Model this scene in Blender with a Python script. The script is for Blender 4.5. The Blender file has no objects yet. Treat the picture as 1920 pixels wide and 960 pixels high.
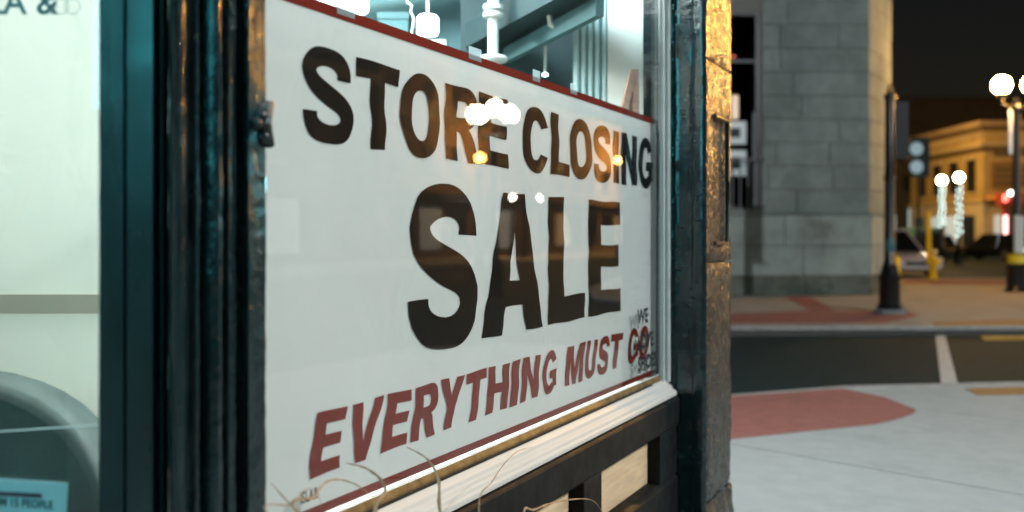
import bpy, bmesh, math, random
from mathutils import Vector, noise
from mathutils.geometry import tessellate_polygon
random.seed(7)
R = math.radians
SC = bpy.context.scene
COL = SC.collection

# ------------------------------------------------------------------ camera, sky, sun, exposure
F, CX, HY, CH = 1750.0, 960.0, 441.0, 1.3          # focal length in photo pixels, centre column, horizon row, eye height
cd = bpy.data.cameras.new('camera'); cam = bpy.data.objects.new('camera', cd); COL.objects.link(cam)
cam.location = (0, 0, CH); cam.rotation_euler = (R(90), 0, 0)
cd.sensor_width = 36; cd.lens = F/1920*36; cd.shift_y = -(480-HY)/1920
cd.clip_start = .05; cd.clip_end = 2000
cd.dof.use_dof = True; cd.dof.focus_distance = 2.25; cd.dof.aperture_fstop = 2.1
SC.camera = cam
w = bpy.data.worlds.new('World'); SC.world = w; w.use_nodes = True
nt = w.node_tree; bg = nt.nodes['Background']; sk = nt.nodes.new('ShaderNodeTexSky')
sk.sky_type = 'NISHITA'; sk.sun_disc = False; sk.sun_elevation = R(-2); sk.sun_rotation = R(20)
nt.links.new(sk.outputs[0], bg.inputs[0]); bg.inputs[1].default_value = .019
sd = bpy.data.lights.new('moon', 'SUN'); sd.energy = .01; sd.angle = R(.5); sd.color = (.8, .9, 1)
so = bpy.data.objects.new('moon', sd); COL.objects.link(so); so.rotation_euler = (R(50), 0, R(200)); so.location = (0, 0, 40)
vs = SC.view_settings; vs.view_transform = 'Standard'; vs.look = 'None'; vs.exposure = 0; vs.gamma = 1; vs.use_curve_mapping = False
SC.render.engine = 'CYCLES'; SC.cycles.max_bounces = 8; SC.cycles.transparent_max_bounces = 16
SC.cycles.sample_clamp_indirect = 6

# ------------------------------------------------------------------ geometry helpers
PHI = math.atan(887/F)                              # shopfront direction: vanishing point at column 1847
DV = Vector((math.sin(PHI), math.cos(PHI), 0)); NV = Vector((math.cos(PHI), -math.sin(PHI), 0))
DW = 1.066                                          # metres from the eye to the banner plane
FOOT = -DW*NV
Z3 = Vector((0, 0, 1))
def WF(s, o, z): return FOOT + s*DV + o*NV + z*Z3   # along the shopfront, out of it, up
def s_at(x, o=0): return (DW-o)*math.tan(math.atan((x-CX)/F) + math.pi/2 - PHI)
def z_at(x, y, o=0): return CH - (y-HY)/F*WF(s_at(x, o), o, 0).y
def GP(x, y, z=0):
    Y = F*(CH-z)/(y-HY); return Vector(((x-CX)/F*Y, Y, z))
def PX(x, y, Y): return Vector(((x-CX)/F*Y, Y, CH-(y-HY)/F*Y))
def ident(a, b, c): return Vector((a, b, c))
def turned(base, yaw):
    c, s_ = math.cos(yaw), math.sin(yaw); base = Vector(base)
    return lambda a, b, h: Vector((base.x+a*c-b*s_, base.y+a*s_+b*c, base.z+h))
WORLD = {}
class MB:
    def __init__(self, fr=ident): self.v = []; self.f = []; self.fr = fr
    def add(self, vs_, fs, raw=False):
        n = len(self.v)
        self.v += [Vector(p) if raw else self.fr(*p) for p in vs_]
        self.f += [tuple(i+n for i in f) for f in fs]; return self
    def box(self, a, b):
        (x0, y0, z0), (x1, y1, z1) = a, b
        return self.add([(x, y, z) for x in (x0, x1) for y in (y0, y1) for z in (z0, z1)],
                        [(0, 1, 3, 2), (4, 6, 7, 5), (0, 4, 5, 1), (2, 3, 7, 6), (0, 2, 6, 4), (1, 5, 7, 3)])
    def prism(self, poly, h0, h1):                  # polygon in the first two axes, between two heights
        n = len(poly)
        vs_ = [(p[0], p[1], h0) for p in poly] + [(p[0], p[1], h1) for p in poly]
        fs = [tuple(range(n))[::-1], tuple(range(n, 2*n))] + [(i, (i+1) % n, n+(i+1) % n, n+i) for i in range(n)]
        return self.add(vs_, fs)
    def side(self, poly, a0, a1):                   # polygon in axes 2,3 swept along axis 1
        n = len(poly)
        vs_ = [(a0, p[0], p[1]) for p in poly] + [(a1, p[0], p[1]) for p in poly]
        fs = [tuple(range(n))[::-1], tuple(range(n, 2*n))] + [(i, (i+1) % n, n+(i+1) % n, n+i) for i in range(n)]
        return self.add(vs_, fs)
    def tube(self, pts, r, n=8, cap=True):
        pts = [Vector(p) for p in pts]; rs = r if isinstance(r, (list, tuple)) else [r]*len(pts)
        base = len(self.v); rings = []
        for i, p in enumerate(pts):
            t = (pts[min(i+1, len(pts)-1)]-pts[max(i-1, 0)]).normalized()
            a = t.cross(Vector((.3, .1, 1)) if abs(t.z) < .9 else Vector((1, .2, 0))).normalized(); b = t.cross(a)
            rings.append([p+rs[i]*(math.cos(k*2*math.pi/n)*a+math.sin(k*2*math.pi/n)*b) for k in range(n)])
        vs_ = [q for rg in rings for q in rg]; fs = []
        for i in range(len(pts)-1):
            for k in range(n): fs.append((i*n+k, i*n+(k+1) % n, (i+1)*n+(k+1) % n, (i+1)*n+k))
        if cap: fs += [tuple(range(n)), tuple(range((len(pts)-1)*n, len(pts)*n))]
        return self.add(vs_, fs)
    def lathe(self, c, prof, n=16):
        c = Vector(c); vs_ = []; fs = []
        for r, z in prof: vs_ += [(c.x+r*math.cos(k*2*math.pi/n), c.y+r*math.sin(k*2*math.pi/n), c.z+z) for k in range(n)]
        for i in range(len(prof)-1):
            for k in range(n): fs.append((i*n+k, i*n+(k+1) % n, (i+1)*n+(k+1) % n, (i+1)*n+k))
        fs += [tuple(range(n)), tuple(range((len(prof)-1)*n, len(prof)*n))]
        return self.add(vs_, fs)
    def ball(self, c, r, n=16, m=10, sq=1):
        return self.lathe(c, [(max(r*math.sin(math.pi*i/m), 1e-4), -r*sq*math.cos(math.pi*i/m)) for i in range(m+1)], n)
    def quad(self, *p): return self.add(list(p), [tuple(range(len(p)))])
    def build(self, name, mat, parent=None, smooth=False, bevel=0, segs=2, weld=False):
        xs = [p.x for p in self.v]; ys = [p.y for p in self.v]; zs = [p.z for p in self.v]
        c = Vector(((min(xs)+max(xs))/2, (min(ys)+max(ys))/2, min(zs)))
        me = bpy.data.meshes.new(name); me.from_pydata([p-c for p in self.v], [], self.f)
        bm = bmesh.new(); bm.from_mesh(me)
        if weld: bmesh.ops.remove_doubles(bm, verts=bm.verts, dist=1e-5)
        bmesh.ops.recalc_face_normals(bm, faces=bm.faces); bm.to_mesh(me); bm.free()
        if smooth:
            for p in me.polygons: p.use_smooth = True
            me.set_sharp_from_angle(angle=R(40))
        me.materials.append(M(mat) if isinstance(mat, str) else mat)
        o = bpy.data.objects.new(name, me); COL.objects.link(o)
        if parent: o.parent = parent; o.location = c-WORLD[parent.name]
        else: o.location = c
        WORLD[o.name] = c
        if bevel:
            b = o.modifiers.new('bevel', 'BEVEL'); b.width = bevel; b.segments = segs; b.limit_method = 'ANGLE'; b.angle_limit = R(40)
        return o
def tag(o, label, cat, group=None):
    o['label'] = label; o['category'] = cat
    if group: o['group'] = group
    return o
def thing(name, loc, label, cat, group=None):
    o = bpy.data.objects.new(name, None); COL.objects.link(o); o.location = loc; o.empty_display_size = .1
    WORLD[o.name] = Vector(loc); return tag(o, label, cat, group)
def group_part(name, loc, parent):                  # an empty part that holds sub-parts
    o = bpy.data.objects.new(name, None); COL.objects.link(o); o.parent = parent
    o.location = Vector(loc)-WORLD[parent.name]; WORLD[o.name] = Vector(loc); o.empty_display_size = .05; return o
def struct(o): o['kind'] = 'structure'; return o
def nz(x, y, z, sc): return noise.noise(Vector((x*sc, y*sc, z*sc)))

# ------------------------------------------------------------------ materials
MATS = {}
def mat(name, col, rough=.6, metal=0, var=.0, vscale=6, bump=0, bscale=40, stretch=(1, 1, 1), col2=None, emit=None, estr=0,
        coat=0, spec=.5, stain=None, stain_scale=2, stain_at=.55, detail=5, rvar=0, bdist=.004):
    m = bpy.data.materials.new(name); m.use_nodes = True; t = m.node_tree; n = t.nodes; l = t.links; b = n['Principled BSDF']
    b.inputs['Roughness'].default_value = rough; b.inputs['Metallic'].default_value = metal
    b.inputs['Base Color'].default_value = (*col, 1); b.inputs['Specular IOR Level'].default_value = spec
    b.inputs['Coat Weight'].default_value = coat; b.inputs['Coat Roughness'].default_value = .12
    if emit: b.inputs['Emission Color'].default_value = (*emit, 1); b.inputs['Emission Strength'].default_value = estr
    if var or bump or stain or rvar:
        tc = n.new('ShaderNodeNewGeometry'); mp = n.new('ShaderNodeMapping'); mp.inputs['Scale'].default_value = stretch
        l.new(tc.outputs['Position'], mp.inputs['Vector'])
        def nzt(sc, det=detail, ro=.6):
            q = n.new('ShaderNodeTexNoise'); q.inputs['Scale'].default_value = sc; q.inputs['Detail'].default_value = det
            q.inputs['Roughness'].default_value = ro; l.new(mp.outputs[0], q.inputs['Vector']); return q
        last = None
        if var:
            q = nzt(vscale); r = n.new('ShaderNodeValToRGB')
            c2 = col2 or tuple(min(1, c*(1+var)) for c in col); c1 = tuple(c*(1-var) for c in col) if not col2 else col
            r.color_ramp.elements[0].position = .32; r.color_ramp.elements[1].position = .68
            r.color_ramp.elements[0].color = (*c1, 1); r.color_ramp.elements[1].color = (*c2, 1)
            l.new(q.outputs[0], r.inputs[0]); last = r.outputs[0]
        if stain:
            q = nzt(stain_scale, 6, .7); r = n.new('ShaderNodeValToRGB')
            r.color_ramp.elements[0].position = stain_at; r.color_ramp.elements[1].position = stain_at+.1
            l.new(q.outputs[0], r.inputs[0]); mx = n.new('ShaderNodeMix'); mx.data_type = 'RGBA'
            l.new(r.outputs[0], mx.inputs[0]); mx.inputs[7].default_value = (*stain, 1)
            if last: l.new(last, mx.inputs[6])
            else: mx.inputs[6].default_value = (*col, 1)
            last = mx.outputs[2]
        if last: l.new(last, b.inputs['Base Color'])
        if rvar:
            q = nzt(vscale*1.7); r = n.new('ShaderNodeMapRange'); r.inputs[1].default_value = .3; r.inputs[2].default_value = .7
            r.inputs[3].default_value = max(.03, rough-rvar); r.inputs[4].default_value = rough+rvar
            l.new(q.outputs[0], r.inputs[0]); l.new(r.outputs[0], b.inputs['Roughness'])
        if bump:
            q = nzt(bscale, 4); bp = n.new('ShaderNodeBump'); bp.inputs['Strength'].default_value = bump; bp.inputs['Distance'].default_value = bdist
            l.new(q.outputs[0], bp.inputs['Height']); l.new(bp.outputs[0], b.inputs['Normal'])
    MATS[name] = m; return m
def M(n): return MATS[n]
def glass(name, tint=(1, 1, 1), ior=1.5, rough=.0, wav=0):
    m = bpy.data.materials.new(name); m.use_nodes = True; t = m.node_tree; n = t.nodes; l = t.links; n.remove(n['Principled BSDF'])
    tr = n.new('ShaderNodeBsdfTransparent'); tr.inputs[0].default_value = (*tint, 1)
    gl = n.new('ShaderNodeBsdfGlossy'); gl.inputs['Roughness'].default_value = rough
    fr = n.new('ShaderNodeFresnel'); mx = n.new('ShaderNodeMixShader')
    gb_ = n.new('ShaderNodeNewGeometry'); mr = n.new('ShaderNodeMapRange'); mr.inputs[3].default_value = ior; mr.inputs[4].default_value = 1/ior
    l.new(gb_.outputs['Backfacing'], mr.inputs[0]); l.new(mr.outputs[0], fr.inputs[0])      # same reflection from both faces of the pane
    if wav:
        g = n.new('ShaderNodeNewGeometry'); q = n.new('ShaderNodeTexNoise'); q.inputs['Scale'].default_value = 5; q.inputs['Detail'].default_value = 1
        bp = n.new('ShaderNodeBump'); bp.inputs['Strength'].default_value = wav; bp.inputs['Distance'].default_value = .002
        l.new(g.outputs['Position'], q.inputs['Vector']); l.new(q.outputs[0], bp.inputs['Height']); l.new(bp.outputs[0], gl.inputs['Normal'])
    l.new(fr.outputs[0], mx.inputs[0]); l.new(tr.outputs[0], mx.inputs[1]); l.new(gl.outputs[0], mx.inputs[2])
    l.new(mx.outputs[0], n['Material Output'].inputs[0]); MATS[name] = m; return m
def sheet(name, col, trans, clear=0):
    m = bpy.data.materials.new(name); m.use_nodes = True; t = m.node_tree; n = t.nodes; l = t.links; n.remove(n['Principled BSDF'])
    d = n.new('ShaderNodeBsdfDiffuse'); q = n.new('ShaderNodeBsdfTranslucent'); mx = n.new('ShaderNodeMixShader'); mx.inputs[0].default_value = trans
    g = n.new('ShaderNodeNewGeometry'); ns = n.new('ShaderNodeTexNoise'); ns.inputs['Scale'].default_value = 3; ns.inputs['Detail'].default_value = 6
    r = n.new('ShaderNodeValToRGB'); r.color_ramp.elements[0].position = .3; r.color_ramp.elements[1].position = .7
    r.color_ramp.elements[0].color = (*[c*.93 for c in col], 1); r.color_ramp.elements[1].color = (*col, 1)
    n2 = n.new('ShaderNodeTexNoise'); n2.inputs['Scale'].default_value = 4.5; n2.inputs['Detail'].default_value = 3; n2.inputs['Distortion'].default_value = .8
    bp = n.new('ShaderNodeBump'); bp.inputs['Strength'].default_value = .6; bp.inputs['Distance'].default_value = .02
    l.new(g.outputs['Position'], n2.inputs['Vector']); l.new(n2.outputs[0], bp.inputs['Height'])
    for e in (d, q): l.new(bp.outputs[0], e.inputs['Normal'])
    l.new(g.outputs['Position'], ns.inputs['Vector']); l.new(ns.outputs[0], r.inputs[0])
    for e in (d, q): l.new(r.outputs[0], e.inputs[0])
    l.new(d.outputs[0], mx.inputs[1]); l.new(q.outputs[0], mx.inputs[2]); out = mx
    if clear: tr = n.new('ShaderNodeBsdfTransparent'); out = n.new('ShaderNodeMixShader'); out.inputs[0].default_value = clear; l.new(mx.outputs[0], out.inputs[1]); l.new(tr.outputs[0], out.inputs[2])
    l.new(out.outputs[0], n['Material Output'].inputs[0]); MATS[name] = m; return m
def lamp_mat(name, col, s): return mat(name, (.8, .8, .8), .4, emit=col, estr=s)

mat('asphalt', (.007, .029, .033), .8, spec=.2, var=.35, vscale=9, bump=.5, bscale=180, stain=(.005, .021, .024), stain_scale=.7)
mat('earth', (.03, .03, .03), .9, var=.2, vscale=1)
mat('concrete', (.385, .41, .405), .8, var=.07, vscale=7, bump=.5, bscale=120, stain=(.335, .36, .355), stain_scale=1.2, stain_at=.55, detail=9)
mat('concrete_far', (.36, .34, .31), .8, var=.12, vscale=2, bump=.3, bscale=90, stain=(.27, .25, .23), stain_scale=.9)
mat('kerb', (.38, .38, .37), .8, var=.2, vscale=8, bump=.3, bscale=80)
mat('red_paving', (.31, .12, .10), .8, var=.16, vscale=9, bump=.4, bscale=150, stain=(.25, .105, .09), stain_scale=2.5, detail=8)
mat('brown_tactile', (.28, .16, .06), .7, var=.2, vscale=20, bump=.4, bscale=90)
mat('road_white', (.55, .56, .55), .7, var=.15, vscale=14, stain=(.25, .26, .26), stain_scale=9, stain_at=.6)
mat('road_yellow', (.5, .33, .06), .7, var=.2, vscale=14, stain=(.05, .05, .05), stain_scale=7, stain_at=.55)
mat('teal_paint', (.008, .019, .021), .17, var=.4, vscale=14, bump=.8, bscale=90, stretch=(1, 1, .5), stain=(.02, .015, .012), stain_scale=9, stain_at=.62, rvar=.07, coat=.2)
mat('teal_flat', (.018, .034, .036), .32, coat=.5, var=.55, vscale=5, bump=.15, bscale=60, stretch=(1, 1, .3), stain=(.013, .017, .017), stain_scale=4, stain_at=.58, rvar=.1)
mat('pier_paint', (.012, .016, .017), .24, var=.5, vscale=18, bump=1, bscale=60, stretch=(1, 1, .8), stain=(.05, .045, .04), stain_scale=7, stain_at=.55, rvar=.12, bdist=.012)
mat('pier_side', (.009, .018, .021), .22, var=.4, vscale=10, bump=.5, bscale=26, stretch=(1, 1, 2.2), rvar=.08, coat=.4)
mat('iron', (.006, .011, .012), .3, metal=0, var=.4, vscale=40, bump=.6, bscale=60)
mat('rail_paint', (.010, .0115, .0115), .6, spec=.14, var=.5, vscale=12, bump=.15, bscale=90, stain=(.07, .06, .05), stain_scale=24, stain_at=.66, rvar=.1)
mat('white_paint', (.74, .71, .66), .36, var=.04, vscale=3, bump=.05, bscale=30, coat=.3)
mat('frame_paint', (.62, .62, .6), .4, var=.08, vscale=9, bump=.15, bscale=40)
mat('grey_paint', (.28, .29, .29), .4, var=.08, vscale=9)
mat('bead_wood', (.20, .125, .05), .55, spec=.2, var=.35, vscale=30, stretch=(1, 1, 1), bump=.2, bscale=90)
mat('dirt', (.012, .012, .011), .8, var=.5, vscale=40)
mat('panel_wood', (.78, .56, .34), .42, var=.16, vscale=6, bump=.2, bscale=30, stretch=(1, 1, 8), rvar=.1)
sheet('banner_white', (.64, .67, .66), .08)
mat('print_black', (.012, .011, .010), .9, var=.2, vscale=3, spec=.08)
mat('print_red', (.18, .020, .012), .9, var=.12, vscale=3, spec=.08)
mat('vinyl_black', (.012, .014, .016), .4)
mat('vinyl_teal', (.05, .16, .18), .4)
sheet('tape', (.55, .68, .72), .3, .55)
glass('window_glass', (.985, .987, .98), 1.40, wav=.15)
glass('dark_glass', (.3, .34, .35), 1.5)
mat('stone_grey', (.255, .295, .28), .85, var=.16, vscale=2.5, bump=.35, bscale=30, stain=(.205, .24, .23), stain_scale=.9, stain_at=.52)
mat('stone_grey_dark', (.225, .262, .25), .85, var=.16, vscale=2.5, bump=.35, bscale=30, stain=(.18, .212, .2), stain_scale=.9, stain_at=.52)
mat('stone_base', (.32, .37, .35), .85, var=.2, vscale=1.6, bump=.35, bscale=30, stain=(.2, .22, .2), stain_scale=1.1, stain_at=.53)
mat('moss_stone', (.17, .185, .16), .9, var=.35, vscale=1.2, bump=.4, bscale=25, stain=(.09, .105, .08), stain_scale=1.1, stain_at=.45)
mat('mortar', (.22, .215, .20), .9)
mat('dark_frame', (.012, .014, .015), .4)
mat('black_metal', (.008, .009, .010), .32, var=.3, vscale=20, rvar=.1)
mat('cast_foot', (.23, .25, .26), .8, var=.15, vscale=20)
mat('pole_cloth', (.004, .008, .010), .5, var=.2, vscale=5)
mat('finial_gold', (.55, .33, .12), .4, metal=.6)
mat('yellow_iron', (.85, .66, .02), .45, var=.1, vscale=15)
mat('cream_wall', (.42, .31, .13), .8, var=.1, vscale=1.5, bump=.2, bscale=10)
mat('cream_trim', (.46, .37, .22), .8, var=.12, vscale=3)
mat('cornice_shade', (.10, .07, .035), .8, var=.2, vscale=2)  # shadow under the cornices, painted into the colour
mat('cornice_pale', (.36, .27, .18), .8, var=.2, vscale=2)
mat('shop_stone', (.5, .44, .34), .8, var=.1, vscale=2)
mat('dark_wall', (.045, .042, .04), .85, var=.2, vscale=1)
mat('brick_wall', (.20, .13, .075), .85, var=.2, vscale=2, bump=.2, bscale=20)
mat('brick_pale', (.27, .19, .11), .85, var=.2, vscale=1.2, bump=.2, bscale=20)
mat('roof_dark', (.03, .03, .032), .9, var=.2, vscale=1)
mat('silver_paint', (.62, .59, .64), .3, metal=.0, coat=.8)
mat('black_paint', (.008, .009, .011), .2, coat=.9)
mat('tyre', (.012, .012, .012), .8)
mat('rim', (.3, .3, .32), .35, metal=.8)
mat('car_glass', (.01, .012, .014), .08, coat=.5)
mat('plate', (.55, .4, .42), .5)
mat('inner_white', (.72, .76, .75), .6, var=.04, vscale=3)
mat('inner_teal', (.05, .135, .155), .6, var=.12, vscale=2)
mat('inner_dark', (.012, .035, .042), .6, var=.3, vscale=2)
mat('fluted_teal', (.42, .6, .63), .5, var=.06, vscale=4)
mat('floor_wood', (.2, .13, .08), .5, var=.2, vscale=5)
mat('pipe_white', (.75, .8, .8), .3)
mat('easel_wood', (.36, .22, .17), .5, var=.2, vscale=30)
sheet('blind', (.78, .80, .76), .5)
mat('blind_band', (.56, .47, .38), .8, var=.05, vscale=5)
mat('armchair', (.085, .11, .105), .9, var=.15, vscale=12, bump=.2, bscale=150)
mat('notice_paper', (.45, .68, .72), .6, var=.04, vscale=5)
mat('notice_bar', (.10, .05, .09), .6)
mat('grass_dry', (.33, .21, .12), .6, var=.3, vscale=30)
mat('planter_pot', (.05, .05, .05), .6, var=.2, vscale=12)
mat('soil', (.03, .022, .016), .9)
mat('blue_disc', (.22, .45, .55), .35)
mat('banner_blue', (.45, .75, .92), .5, var=.25, vscale=3)
mat('awning_orange', (.55, .24, .08), .7)
mat('red_sheet', (.35, .045, .03), .6)
mat('sticker', (.7, .7, .68), .5)
lamp_mat('globe_warm', (1, .50, .14), 250)
lamp_mat('globe_far', (1, .84, .58), 90)
lamp_mat('globe_dim', (1, .9, .75), 30)
lamp_mat('globe_white', (1, .80, .52), 90)
lamp_mat('globe_amber', (1, .48, .10), 60)
lamp_mat('bulb_cool', (.72, 1, .93), 4.5)
lamp_mat('led_lens', (.85, 1, .98), 60)
lamp_mat('sodium_lens', (1, .48, .10), 8)
lamp_mat('tube_light', (.72, .97, 1), 40)
lamp_mat('pendant_glow', (.72, .97, 1), 5)
lamp_mat('lit_cool', (.35, .75, .9), .4)
lamp_mat('lit_cyan', (.15, .8, .95), 1.2)
lamp_mat('lit_warm', (1, .62, .3), .5)
lamp_mat('lit_white', (1, .95, .85), 9)
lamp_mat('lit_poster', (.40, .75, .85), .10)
lamp_mat('lit_disc', (.18, .55, .75), .3)
lamp_mat('banner_glow', (.45, .78, .95), .45)  # glow for the lamp post banner, in place of light on the cloth
lamp_mat('sign_cyan', (.2, .85, 1), 30)
lamp_mat('sign_teal', (.04, .75, .88), 12)
lamp_mat('neon_red', (1, .10, .10), 5)
lamp_mat('neon_pink', (1, .42, .42), 5)
lamp_mat('red_dot', (1, .03, .03), 1)
lamp_mat('headlight_amber', (1, .6, .2), 6)
lamp_mat('headlight_white', (.85, .9, 1), 4)

def light(name, kind, loc, energy, col, parent, radius=.1, rot=None, size=None, spot=None):
    d = bpy.data.lights.new(name, kind); d.energy = energy; d.color = col
    if kind in ('POINT', 'SPOT'): d.shadow_soft_size = radius
    if kind == 'SPOT': d.spot_size = spot or R(120); d.spot_blend = .6
    if kind == 'AREA': d.shape = 'RECTANGLE'; d.size, d.size_y = size
    o = bpy.data.objects.new(name, d); COL.objects.link(o); o.parent = parent; o.location = Vector(loc)-WORLD[parent.name]
    if rot: o.rotation_euler = rot
    return o

# ------------------------------------------------------------------ letters
def arc(cx, cy, rx, ry, a0, a1, n=18, p=2.0):
    out = []
    for i in range(n+1):
        a = R(a0+(a1-a0)*i/n); c, s_ = math.cos(a), math.sin(a)
        out.append((cx+rx*math.copysign(abs(c)**(2/p), c), cy+ry*math.copysign(abs(s_)**(2/p), s_)))
    return out
def bez(p0, p1, p2, p3, n=12):
    return [tuple((1-t)**3*a+3*(1-t)**2*t*b+3*(1-t)*t*t*c+t**3*d for a, b, c, d in zip(p0, p1, p2, p3)) for t in [i/n for i in range(n)]]
def g_S():
    K = .5523; sp = []
    pts = [((.115, .315), (.115, .16), (.27, .10), (.50, .10)), ((.50, .10), (.74, .10), (.865, .17), (.865, .28)),
           ((.865, .28), (.865, .42), (.70, .455), (.50, .505)), ((.50, .505), (.30, .555), (.145, .60), (.145, .73)),
           ((.145, .73), (.145, .84), (.27, .90), (.49, .90)), ((.49, .90), (.70, .90), (.84, .84), (.84, .69))]
    for b in pts: sp += bez(*b, n=9)
    sp.append((.84, .69)); L = []; Rr = []; n = len(sp)
    for i, p in enumerate(sp):
        a, b = sp[max(0, i-1)], sp[min(n-1, i+1)]; tx, ty = b[0]-a[0], b[1]-a[1]; q = math.hypot(tx, ty); tx /= q; ty /= q
        wd = .10+.042*abs(ty)**1.2+.022*max(0, 1-abs(i/n-.5)*5)      # half width, heavier in stems and spine
        if i in (0, n-1): tx, ty = (0, -1) if i == 0 else (0, -1)
        L.append((p[0]-ty*wd, p[1]+tx*wd*.98)); Rr.append((p[0]+ty*wd, p[1]-tx*wd*.98))
    return [L+Rr[::-1]]
def g_C(G=False):
    tx, ty = .29, .20
    o = arc(.5, .5, .5, .5, 24, 332, 34, 2.15)
    i = arc(.5, .5, .5-tx, .5-ty, 320, 35, 30, 2.2)
    if not G: return [arc(.5, .5, .5, .5, 24, 334, 34, 2.15)+arc(.5, .5, .5-tx, .5-ty, 322, 36, 30, 2.2)]
    o = arc(.48, .5, .48, .5, 28, 318, 34, 2.15)
    i = arc(.48, .5, .48-tx, .5-ty, 303, 38, 28, 2.2)
    return [o+[(1, .14), (1, .53), (.53, .53), (.53, .35), (.73, .35), (.73, .25)]+i]
def g_O(): return [arc(.5, .5, .5, .5, 0, 355, 40, 2.2), arc(.5, .5, .215, .295, 0, 355, 36, 2.3)]
def g_R():
    o = [(0, 0), (0, 1), (.56, 1)]+bez((.56, 1), (.82, 1), (.95, .9), (.95, .72))+bez((.95, .72), (.95, .56), (.86, .48), (.70, .44))
    o += bez((.70, .44), (.80, .40), (.84, .30), (1.0, 0))+[(1, 0), (.65, 0)]+bez((.65, 0), (.50, .30), (.48, .39), (.36, .40))+[(.33, .40), (.33, 0)]
    h = [(.33, .59), (.50, .59)]+bez((.50, .59), (.60, .59), (.63, .64), (.63, .70))+bez((.63, .70), (.63, .78), (.58, .81), (.50, .81))+[(.33, .81)]
    return [o, h]
def g_U(): return [[(0, 1), (0, .36)]+arc(.5, .36, .5, .36, 180, 360, 22, 2.2)+[(1, 1), (.68, 1)]+arc(.5, .38, .18, .18, 360, 180, 16, 2.2)+[(.32, 1)]]
GLY = dict(
    E=lambda: [[(0, 0), (1, 0), (1, .21), (.38, .21), (.38, .415), (.93, .415), (.93, .61), (.38, .61), (.38, .79), (.98, .79), (.98, 1), (0, 1)]],
    T=lambda: [[(.33, 0), (.67, 0), (.67, .79), (1, .79), (1, 1), (0, 1), (0, .79), (.33, .79)]],
    L=lambda: [[(0, 0), (1, 0), (1, .21), (.40, .21), (.40, 1), (0, 1)]], I=lambda: [[(0, 0), (1, 0), (1, 1), (0, 1)]],
    N=lambda: [[(0, 0), (.31, 0), (.31, .58), (.68, 0), (1, 0), (1, 1), (.69, 1), (.69, .43), (.33, 1), (0, 1)]],
    H=lambda: [[(0, 0), (.33, 0), (.33, .4), (.67, .4), (.67, 0), (1, 0), (1, 1), (.67, 1), (.67, .61), (.33, .61), (.33, 1), (0, 1)]],
    V=lambda: [[(.34, 0), (.66, 0), (1, 1), (.69, 1), (.5, .34), (.31, 1), (0, 1)]],
    Y=lambda: [[(.34, 0), (.66, 0), (.66, .40), (1, 1), (.67, 1), (.5, .64), (.33, 1), (0, 1), (.34, .40)]],
    A=lambda: [[(0, 0), (.30, 0), (.37, .19), (.64, .19), (.70, 0), (1, 0), (.67, 1), (.33, 1)], [(.42, .37), (.58, .37), (.5, .72)]],
    M=lambda: [[(0, 0), (.24, 0), (.24, .62), (.41, 0), (.59, 0), (.76, .62), (.76, 0), (1, 0), (1, 1), (.66, 1), (.5, .42), (.34, 1), (0, 1)]],
    S=g_S, C=g_C, G=lambda: g_C(True), O=g_O, R=g_R, U=g_U)
def dense(loop, step=.06):
    out = []
    for i, a in enumerate(loop):
        b = loop[(i+1) % len(loop)]; k = max(1, int(math.hypot(b[0]-a[0], b[1]-a[1])/step))
        out += [(a[0]+(b[0]-a[0])*j/k, a[1]+(b[1]-a[1])*j/k) for j in range(k)]
    return out
def wave(s, z):                                     # slack vinyl: letters sway a few millimetres in the sheet
    return .0030*math.sin(z*46+s*5)+.0018*math.sin(z*91+s*17+1), .0016*math.sin(s*30+z*12)
def letter(ch, s0, s1, z0, z1, o, shear, mat_, parent):
    if ch in 'SOCGU': e = (z1-z0)*.02; z0 -= e; z1 += e if ch != 'U' else 0
    wdt = (s1-s0)-shear*(z1-z0); loops = []
    for lp in GLY[ch]():
        q = []
        for u, v in dense(lp):
            z = z0+v*(z1-z0); s = s0+u*wdt+shear*(z-z0); ds, dz = wave(s, z); q.append((s+ds, z+dz))
        loops.append(q)
    tri = tessellate_polygon([[Vector((a, b, 0)) for a, b in q] for q in loops])
    flat = [p for q in loops for p in q]
    mb = MB(lambda s, z, _: WF(s, o, z)); mb.add([(a, b, 0) for a, b in flat], [tuple(t) for t in tri])
    return mb.build('letter', mat_, parent)
def text_mesh(name, body, fr, size, mat_, parent, align='LEFT', bold=0.0, sx=1.0):
    cu = bpy.data.curves.new('t', 'FONT'); cu.body = body; cu.size = size; cu.align_x = align; cu.offset = bold; cu.resolution_u = 4
    o = bpy.data.objects.new('t', cu); COL.objects.link(o)
    me = bpy.data.meshes.new_from_object(o.evaluated_get(bpy.context.evaluated_depsgraph_get()))
    mb = MB(lambda a, b, c: fr(a*sx, b)); mb.add([tuple(v.co) for v in me.vertices], [tuple(p.vertices) for p in me.polygons])
    bpy.data.objects.remove(o); bpy.data.curves.remove(cu); bpy.data.meshes.remove(me)
    return mb.build(name, mat_, parent)

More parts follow.
